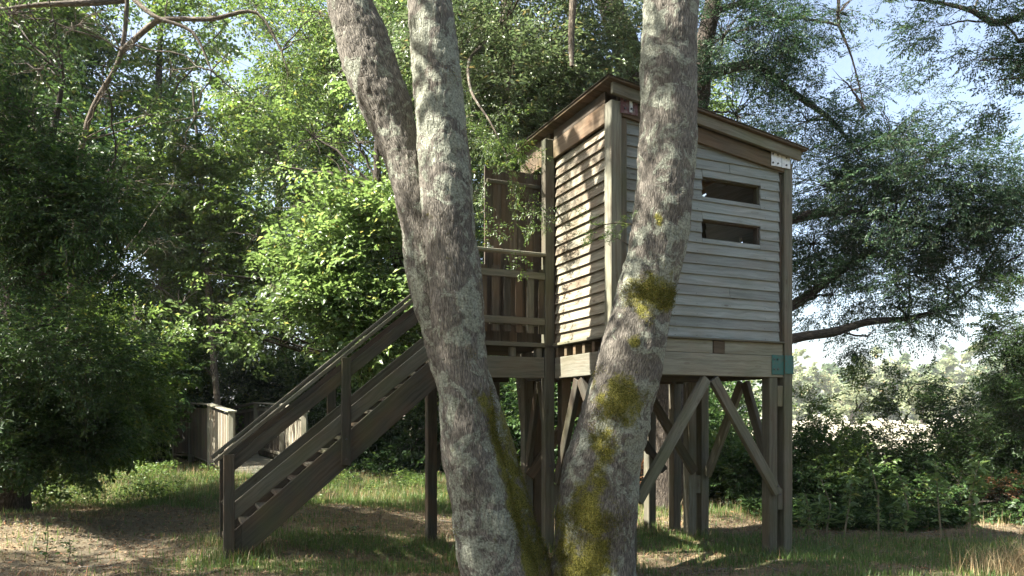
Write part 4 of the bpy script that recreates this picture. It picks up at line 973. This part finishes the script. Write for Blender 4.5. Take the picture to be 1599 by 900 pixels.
tree('young_oak', 'dark leafy young oak leaning in at the right edge above the bushes', (8.2, 11), [(8.2, 11, 0), (8.1, 11, 1.5), (8.0, 11, 2.8), (8.0, 11, 4)], [.12, .10, .08, .04],
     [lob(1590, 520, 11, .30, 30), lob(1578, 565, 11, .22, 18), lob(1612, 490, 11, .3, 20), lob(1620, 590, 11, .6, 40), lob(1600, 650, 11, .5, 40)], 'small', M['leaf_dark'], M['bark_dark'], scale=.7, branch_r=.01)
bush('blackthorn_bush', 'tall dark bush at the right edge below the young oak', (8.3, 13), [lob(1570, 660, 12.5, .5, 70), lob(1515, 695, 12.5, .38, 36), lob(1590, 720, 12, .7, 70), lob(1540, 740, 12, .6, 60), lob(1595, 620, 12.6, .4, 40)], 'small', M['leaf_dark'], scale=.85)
bush('privet_bush', 'wispy bush with open twigs beside the right post of the hut', (5.2, 12.5), [lob(1262, 635, 12.5, .3, 5), lob(1305, 665, 12.4, .3, 6), lob(1290, 710, 12.2, .45, 26), lob(1260, 700, 12.2, .4, 22), lob(1335, 625, 12.6, .25, 2)], 'small', M['leaf_mid'], scale=.75)
bush('elder_bush', 'thin upright bush standing before the pale meadow', (6.4, 12.4), [lob(1395, 700, 12.3, .28, 11), lob(1412, 650, 12.3, .16, 4), lob(1420, 600, 12.3, .15, 4), lob(1385, 725, 12.2, .35, 20), lob(1440, 715, 12.2, .35, 16), lob(1460, 665, 12.4, .2, 4)], 'small', M['leaf_dark'], scale=.8)
brl = ['bramble patch under the hut right of the front brace', 'bramble patch beside the foot of the right post', 'broad bramble patch behind the pale weed stems', 'bramble patch below the elder bush', 'bramble patch with a reddish dead tip near the right edge', 'bramble patch behind the back posts of the hut', 'bramble patch at the far right edge']
bpx = [(1160, 12.8), (1275, 11.6), (1350, 11.6), (1430, 11.6), (1510, 11.4), (1075, 13.2), (1590, 11)]
for (px_, d), nm in zip(bpx, brl):
    c = P(px_, 700, d); hv = random.uniform(.6, 1.25)
    lb = [blob(c.x + random.gauss(0, .45), d + random.uniform(0, 1.2), random.uniform(.12, .6) * hv, random.uniform(.25, .6), random.randint(16, 34), random.uniform(.18, .34)) for _ in range(6)]
    lb += [blob(c.x + random.gauss(0, .5), d + random.uniform(.2, .9), random.uniform(.6, .95) * hv, .16, 5, .14) for _ in range(3)]
    bush('bramble', nm, (c.x, c.y), lb, 'bramble', M['leaf_mid'] if px_ in (1160, 1350) else M['leaf_dark'], group='brambles along the clearing', scale=.8, cat='bramble')
c = P(1572, 745, 10.8); bush('dead_bracken', 'small rust-brown dead clump by the right edge', (c.x, c.y), [blob(c.x, 10.8, .60, .14, 6), blob(c.x - .1, 10.8, .40, .12, 4)], 'bramble', M['leaf_dry'], scale=.35, cat='dead plant')
c = P(1020, 790, 11.5); bush('dead_bracken', 'rust-brown dead stems seen under the hut left of the back posts', (c.x, c.y), [blob(c.x, 12.6, .45, .5, 26, .3), blob(c.x + .5, 12.8, .35, .4, 16, .25)], 'bramble', M['leaf_dry'], scale=.5, cat='dead plant')
# tall weeds with pale stems
wl = ['tall weed with pale stem nearest the right post', 'slim pale-stemmed weed second from the right post', 'leafy pale-stemmed weed in front of the elder bush', 'tallest leafy weed in the middle of the right clearing', 'weed with broad leaves right of the tallest one', 'weed with seed head before the blackthorn', 'short weed beside the bright post foot']
ws = [(1290, 812, 690, 9.6), (1318, 815, 720, 9.5), (1372, 812, 700, 9.5), (1412, 815, 685, 9.4), (1470, 812, 710, 9.6), (1515, 815, 725, 9.3), (1262, 808, 730, 9.5)]
for (px_, yb, yt, d), nm in zip(ws, wl):
    x = (px_ - CX) / F * d; zb = G(x, d); zt = EYE + (HY - yt) / F * d
    o = tag(empty('tall_weed', (x, d, zb)), nm, 'weed', 'tall weeds at the edge of the brambles'); H_ = zt - zb
    H_ *= random.uniform(.6, 1.1); pts = [Vector((0, 0, -.02)), Vector((random.uniform(-.07, .07), 0, H_ * .5)), Vector((random.uniform(-.2, .2), 0, H_))]
    tubes('stem', [(pts, [.014, .011, .006])], M['stem_pale'], o, 6)
    n = random.randint(26, 60); q = np.array([tuple(pts[0].lerp(pts[2], random.uniform(.18, 1))) for _ in range(n)]); dd = norm(rng.normal(0, 1, (n, 3)) * [1, 1, .3] + [0, 0, .1])
    sz = rng.uniform(.09, .19, n); leaves_obj('leaf', leaf_tris(q, dd, norm(np.tile([0, 0, 1.], (n, 1)) + rng.normal(0, .3, (n, 3))), sz, sz * .45), M['leaf_bright'], o)  # bright leaf colour makes the weed leaves look sunlit
    q2 = np.repeat(q, 3, 0) + rng.normal(0, .05, (n * 3, 3)); d2 = norm(rng.normal(0, 1, (n * 3, 3)))
    leaves_obj('leaf', leaf_tris(q2, d2, norm(rng.normal(0, 1, (n * 3, 3))), rng.uniform(.03, .07, n * 3), rng.uniform(.015, .03, n * 3)), M['leaf_bright'], o)
# far edge of the meadow
fl_ = ['pale willow at the far meadow edge right behind the hut post', 'rounded far tree left of the poplar', 'broad far tree in the middle of the meadow edge', 'darker far tree just right of the middle', 'far tree under the poplar', 'tall pale far tree right of the poplar', 'far tree at the right edge of the meadow view', 'low far willow bushes left', 'low far willow bushes right']
fs = [(1245, 150, 13, 0), (1310, 165, 14, 1), (1365, 160, 15, 0), (1425, 165, 14.5, 1), (1470, 175, 14, 0), (1530, 160, 17, 0), (1590, 150, 15, 1), (1330, 110, 6, 0), (1440, 105, 6.5, 0)]
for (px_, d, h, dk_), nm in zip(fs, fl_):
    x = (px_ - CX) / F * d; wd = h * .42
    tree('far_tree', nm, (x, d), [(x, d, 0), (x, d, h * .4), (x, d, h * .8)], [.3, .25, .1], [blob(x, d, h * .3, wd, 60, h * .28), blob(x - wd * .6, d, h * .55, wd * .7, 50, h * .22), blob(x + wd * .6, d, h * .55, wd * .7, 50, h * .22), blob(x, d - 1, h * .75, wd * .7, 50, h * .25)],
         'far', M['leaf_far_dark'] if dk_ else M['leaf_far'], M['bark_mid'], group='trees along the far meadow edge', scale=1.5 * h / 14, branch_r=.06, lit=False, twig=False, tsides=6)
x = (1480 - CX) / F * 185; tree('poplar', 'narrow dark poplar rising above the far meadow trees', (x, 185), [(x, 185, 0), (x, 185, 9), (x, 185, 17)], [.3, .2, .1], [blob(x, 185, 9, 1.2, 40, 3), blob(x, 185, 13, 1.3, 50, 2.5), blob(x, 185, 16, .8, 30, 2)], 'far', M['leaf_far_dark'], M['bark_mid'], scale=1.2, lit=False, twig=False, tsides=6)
tx = np.linspace(60, 320, 22)
far_l = [((x + rng.normal(0, 3), 235 + rng.normal(0, 10), 6), (9, 6, rng.uniform(6, 8)), 40) for x in tx]
o = empty('far_wood', (180, 235, 0)); 
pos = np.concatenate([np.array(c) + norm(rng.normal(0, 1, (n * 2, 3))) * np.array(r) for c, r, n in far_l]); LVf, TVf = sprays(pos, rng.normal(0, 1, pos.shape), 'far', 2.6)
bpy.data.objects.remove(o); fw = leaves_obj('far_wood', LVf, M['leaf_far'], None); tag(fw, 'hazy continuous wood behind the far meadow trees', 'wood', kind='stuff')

# big unseen trees added on the left to cast shade; their gaps make dapples
for i, (x, y, h, r, n) in enumerate([(-9.5, 4.5, 10, 2.9, 90), (-10.5, 9.5, 11.5, 3.0, 120), (-12.5, 14.5, 11.5, 3.0, 120), (-5.8, 2.2, 9.5, 2.2, 55), (-3.0, -1.5, 10, 2.6, 50), (-10, -1, 11, 3, 60)]):
    tree('added_shade_tree', ['broad shade tree beside the path on the left', 'shade tree behind the dark oak', 'shade tree beyond the left end of the meadow strip', 'shade tree near the camera on the left', 'shade tree behind the camera', 'far left shade tree behind the camera'][i],
         (x, y), [(x, y, 0), (x + .1, y, h * .4), (x, y, h * .8)], [.3, .24, .12], [blob(x, y, h, r, n, r * .5), blob(x + r * .6, y + r * .4, h - 1.3, r * .7, n // 2, 1), blob(x - r * .5, y + r * .5, h - 1.6, r * .7, n // 2, 1), blob(x + r * .2, y - r * .7, h - 1.3, r * .7, n // 2, 1)],
         'maple', M['leaf_mid'], M['bark_mid'], group='unseen shade trees added left of the view', scale=1.35, branch_r=.03)

# the wood carried on unseen behind the photographer, added to block sky fill
for i, (x, y, h, r, nm) in enumerate([(-7.5, -6, 7, 3.2, 'wood tree behind the photographer, far left'), (-2.5, -8, 7, 3.4, 'wood tree straight behind the photographer'), (3.5, -8, 6.5, 3.4, 'wood tree behind the photographer, slightly right'), (9.0, -5.5, 6, 3.2, 'wood tree behind the photographer, far right'), (12.5, 1.0, 5.5, 2.6, 'wood tree outside the right of the view')]):
    tree('surrounding_shade_tree', nm, (x, y), [(x, y, 0), (x + .1, y, h * .4), (x, y, h * .9)], [.3, .24, .12],
         [blob(x, y, h * .3, r, 60, 1.6), blob(x, y, h * .75, r, 60, 1.6), blob(x + 1.6, y, h * .5, r * .8, 40, 1.6), blob(x - 1.6, y, h * .5, r * .8, 40, 1.6), blob(x, y, h * 1.1, r * .8, 40, 1.4)],
         'maple', M['leaf_mid'], M['bark_mid'], group='unseen wood trees added behind the view against sky fill', scale=2.2, branch_r=.03, twig=False)

# ================================================================ GRASS AND LITTER
def blades(n, xr, yr, prob, hmin, hmax, wdt, mat, name, label, lean=.35, seed=1):
    r = np.random.default_rng(seed); x = r.uniform(*xr, n); y = r.uniform(*yr, n); k = r.random(n) < prob(x, y); x = x[k]; y = y[k]; n = len(x)
    inv = (np.abs(x) < .80 * y + .8); x = x[inv]; y = y[inv]; n = len(x)
    z = gz(x, y); h = r.uniform(hmin, hmax, n); a = r.uniform(0, 2 * math.pi, n); dx = np.cos(a); dy = np.sin(a); ln = np.abs(r.normal(0, lean, n)) * h
    b0 = np.stack([x, y, z - .004], 1); s = np.stack([-dy, dx, 0 * dx], 1) * (wdt * r.uniform(.6, 1.3, n))[:, None]; d = np.stack([dx, dy, 0 * dx], 1)
    mid = b0 + d * (ln * .35)[:, None] + np.array([0, 0, 1]) * (h * .6)[:, None]; tip = b0 + d * ln[:, None] + np.array([0, 0, 1]) * h[:, None]
    V = np.stack([b0 - s, b0 + s, mid + s * .7, mid - s * .7, tip], 1).reshape(-1, 3); i = np.arange(n)[:, None] * 5
    f = np.concatenate([i + [0, 1, 2], i + [0, 2, 3], i + [3, 2, 4]]); rn = r.random(n)
    o = link(name, np_mesh(name, V, f, np.concatenate([rn] * 3)), mat); tag(o, label, 'grass', kind='stuff'); return o
pn = lambda x, y: .5 + .5 * np.sin(x * 5.3 + 2 * np.sin(y * 3.7)) * np.sin(y * 7.1 + 1.5 * np.sin(x * 2.9))
X_ = (-11, 10); Y_ = (4.5, 19)
edge = lambda x, y: np.clip(np.maximum(sstep(11.3, 12.6, y + .12 * x * (x > 0) * 8 * .3) , sstep(9.9, 10.6, y - .0 * x) * (x > 3.6)), 0, 1)
blades(480000, X_, Y_, lambda x, y: (.25 * pn(x * .6, y * .6) + green_mask(x, y)) * (1 - .85 * path_mask(x, y)) * .95, .03, .11, .0035, M['grass'], 'grass', 'short green grass in patches round the hut posts and stair', seed=2)
blades(300000, X_, Y_, lambda x, y: (.25 + .6 * pn(x, y)) * (1 - .88 * path_mask(x, y)) * .6, .02, .06, .003, M['straw'], 'dry_grass', 'short straw-coloured dry grass over the clearing', .9, seed=3)
blades(150000, X_, (10.2, 18.3), lambda x, y: edge(x, y) * (1 - path_mask(x, y)) * (.25 + .7 * pn(x, y)) * .8, .05, .17, .004, M['grass'], 'tall_grass', 'taller uncut green grass along the wood edge', .3, seed=4)
blades(70000, X_, (9.6, 17.5), lambda x, y: edge(x, y) * (1 - path_mask(x, y)) * pn(x + 1, y) * .7, .08, .27, .0028, M['straw'], 'tall_dry_grass', 'tall dry seeding grass among the green along the wood edge', .35, seed=5)
blades(16000, (4.3, 7.5), (6.6, 7.7), lambda x, y: np.exp(-((x - 5.4) / .6) ** 2 - ((y - 7.0) / .5) ** 2) * .9, .08, .38, .003, M['straw'], 'dry_tuft', 'straw-coloured dry tuft in the lower right corner', .7, seed=6)
blades(9000, (-6, -3), (5.2, 7.5), lambda x, y: np.exp(-((x + 4.15) / .45) ** 2 - ((y - 6.0) / .3) ** 2) * .9, .05, .16, .003, M['litter'], 'dry_tuft', 'reddish dry tuft in the lower left corner', .9, seed=8)
blades(5000, (-.3, 1.2), (6.0, 6.6), lambda x, y: np.exp(-((x - .25) / .3) ** 2 - ((y - 6.25) / .15) ** 2) * .9, .05, .25, .0025, M['straw'], 'dry_tuft', 'thin dry stems between the feet of the two big trees', .9, seed=9)
# low leafy herbs along the wood edge
def herbs(n, xr, yr, prob, hmax, mat, name, label, seed, sz=(.025, .07)):
    r = np.random.default_rng(seed); x = r.uniform(*xr, n); y = r.uniform(*yr, n); k = r.random(n) < prob(x, y); x = x[k]; y = y[k]; n = len(x)
    hh = hmax * (.35 + .65 * pn(x * .45, y * .45)) * r.random(n) ** .7
    L = r.uniform(*sz, n); a = r.uniform(0, 6.28, n)
    LV = leaf_tris(np.stack([x, y, gz(x, y) + hh], 1), norm(np.stack([np.cos(a), np.sin(a), r.normal(0, .35, n)], 1)), norm(np.array([0, 0, 1.]) + r.normal(0, .45, (n, 3))), L, L * .5)
    o = leaves_obj(name, LV, mat, None); tag(o, label, 'ground cover', kind='stuff')
herbs(60000, (-11, -3.2), (11.0, 15.5), lambda x, y: sstep(.5, .75, pn(x * .5 + 3, y * .6)) * sstep(1.0, 1.5, dist_poly(x, y, PATHC)), .45, M['leaf_mid'], 'herbs', 'low leafy herbs along the left wood edge', 31)
herbs(50000, (-2.8, 3.5), (13.6, 17.5), lambda x, y: sstep(.45, .7, pn(x * .5 + 1, y * .6)), .4, M['leaf_mid'], 'herbs', 'low leafy herbs along the back of the clearing', 32)
herbs(60000, (3.6, 9), (10.0, 12.5), lambda x, y: sstep(.35, .6, pn(x * .6, y * .6)), .34, M['leaf_dark'], 'herbs', 'low leafy herbs among the weeds on the right', 33, (.03, .10))
herbs(5000, (-9, 8), (6, 11), lambda x, y: sstep(.75, .9, pn(x * .8 + 2, y * .8)) , .06, M['grass'], 'herbs', 'small broadleaf plants dotted in the clearing turf', 34, (.02, .05))
# fallen leaves
r = np.random.default_rng(21); n = 70000; x = r.uniform(-8, 8, n); y = r.uniform(4.6, 13.5, n); k = r.random(n) < .35 + .5 * pn(x * .7, y * .7 + 1); x = x[k]; y = y[k]; n = len(x)
a = r.uniform(0, 6.28, n); LV = leaf_tris(np.stack([x, y, gz(x, y) + .008], 1), norm(np.stack([np.cos(a), np.sin(a), r.normal(0, .18, n)], 1)), norm(np.array([0, 0, 1.]) + r.normal(0, .3, (n, 3))), r.uniform(.02, .055, n), r.uniform(.008, .028, n))
lo_ = leaves_obj('leaf_litter', LV, M['litter'], None); tag(lo_, 'brown fallen leaves strewn over the bare ground', 'leaf litter', kind='stuff')
tp_ = []
for i in range(150):
    x = random.uniform(-6.5, 6.5); y = random.uniform(6.0, 12); a_ = random.uniform(0, 6.28); L_ = random.uniform(.1, .5)
    pts = [Vector((x + math.cos(a_) * L_ * f + random.gauss(0, .012), y + math.sin(a_) * L_ * f + random.gauss(0, .012), 0)) for f in (0, .33, .66, 1)]
    for q in pts: q.z = G(q.x, q.y) + .008
    tp_.append((pts, [.006, .005, .004, .002]))
tag(tubes('twig_litter', tp_, M['bark_dead'], None, 5), 'thin fallen twigs scattered over the clearing floor', 'twig litter', kind='stuff')
PB = [L2W(a, s_) for a, s_ in ((.06, .06), (2.29, .06), (2.1, .08), (.26, .08), (-.04, 1.28), (.18, 1.31), (2.1, 1.48), (2.29, 1.48), (1.9, 2.08), (.06, 2.06), (LX + .06, 1.32), (LX + .06, 2.43), (-.24, 2.4), (a_bot + .04, SN), (a_bot + .3, SN + .1), (a_bot + .04, SF))]
def near_posts(x, y):
    g = np.zeros_like(x)
    for q in PB: g = np.maximum(g, np.exp(-(((x - q.x) ** 2 + (y - q.y) ** 2) / .17 ** 2)))
    return g * .9
blades(150000, (-4, 4.5), (6.5, 11.5), near_posts, .04, .17, .003, M['grass'], 'grass', 'longer grass left standing round the feet of the posts', seed=12)
blades(90000, (-4, 4.5), (6.5, 11.5), near_posts, .03, .15, .003, M['straw'], 'dry_grass', 'dry grass left standing round the feet of the posts', .6, seed=13)
# seedlings near the lower left corner
for (px_, py_, hh), nm in (((70, 860, .42), 'leafy seedling left of the path, nearer the left edge'), ((105, 870, .25), 'smaller leafy seedling on the path side'), ((550, 800, .12), 'tiny green seedling behind the stair foot')):
    d = 7.2 if hh > .2 else 9; x = (px_ - CX) / F * d; o = tag(empty('seedling', (x, d, G(x, d))), nm, 'seedling')
    tubes('stem', [([Vector((0, 0, 0)), Vector((.03, 0, hh * .5)), Vector((.01, .02, hh))], [.005, .004, .002])], CB, o, 5)
    n = 26; q = np.stack([rng.normal(0, .05, n), rng.normal(0, .05, n), rng.uniform(.1, 1, n) * hh], 1); dd = norm(rng.normal(0, 1, (n, 3)) * [1, 1, .3])
    leaves_obj('leaf', leaf_tris(q, dd, norm(np.tile([0, 0, 1.], (n, 1)) + rng.normal(0, .3, (n, 3))), rng.uniform(.04, .08, n), rng.uniform(.02, .035, n)), M['leaf_dark'], o)

# ================================================================ AIR
hm = MB(); hm.quad_box([(-260, -30, -3), (-260, 420, -3), (-260, 420, 26), (-260, -30, 26), (420, -30, -3), (420, 420, -3), (420, 420, 26), (420, -30, 26)])
hmat = bpy.data.materials.new('haze'); hmat.use_nodes = True; hmat.node_tree.nodes.clear()
vo_ = hmat.node_tree.nodes.new('ShaderNodeVolumePrincipled'); vo_.inputs['Color'].default_value = (.92, .96, 1, 1); vo_.inputs['Density'].default_value = 0.0004
ho = hmat.node_tree.nodes.new('ShaderNodeOutputMaterial'); hmat.node_tree.links.new(vo_.outputs[0], ho.inputs['Volume'])
tag(hm.build('haze', hmat, None, 0), kind='stuff')
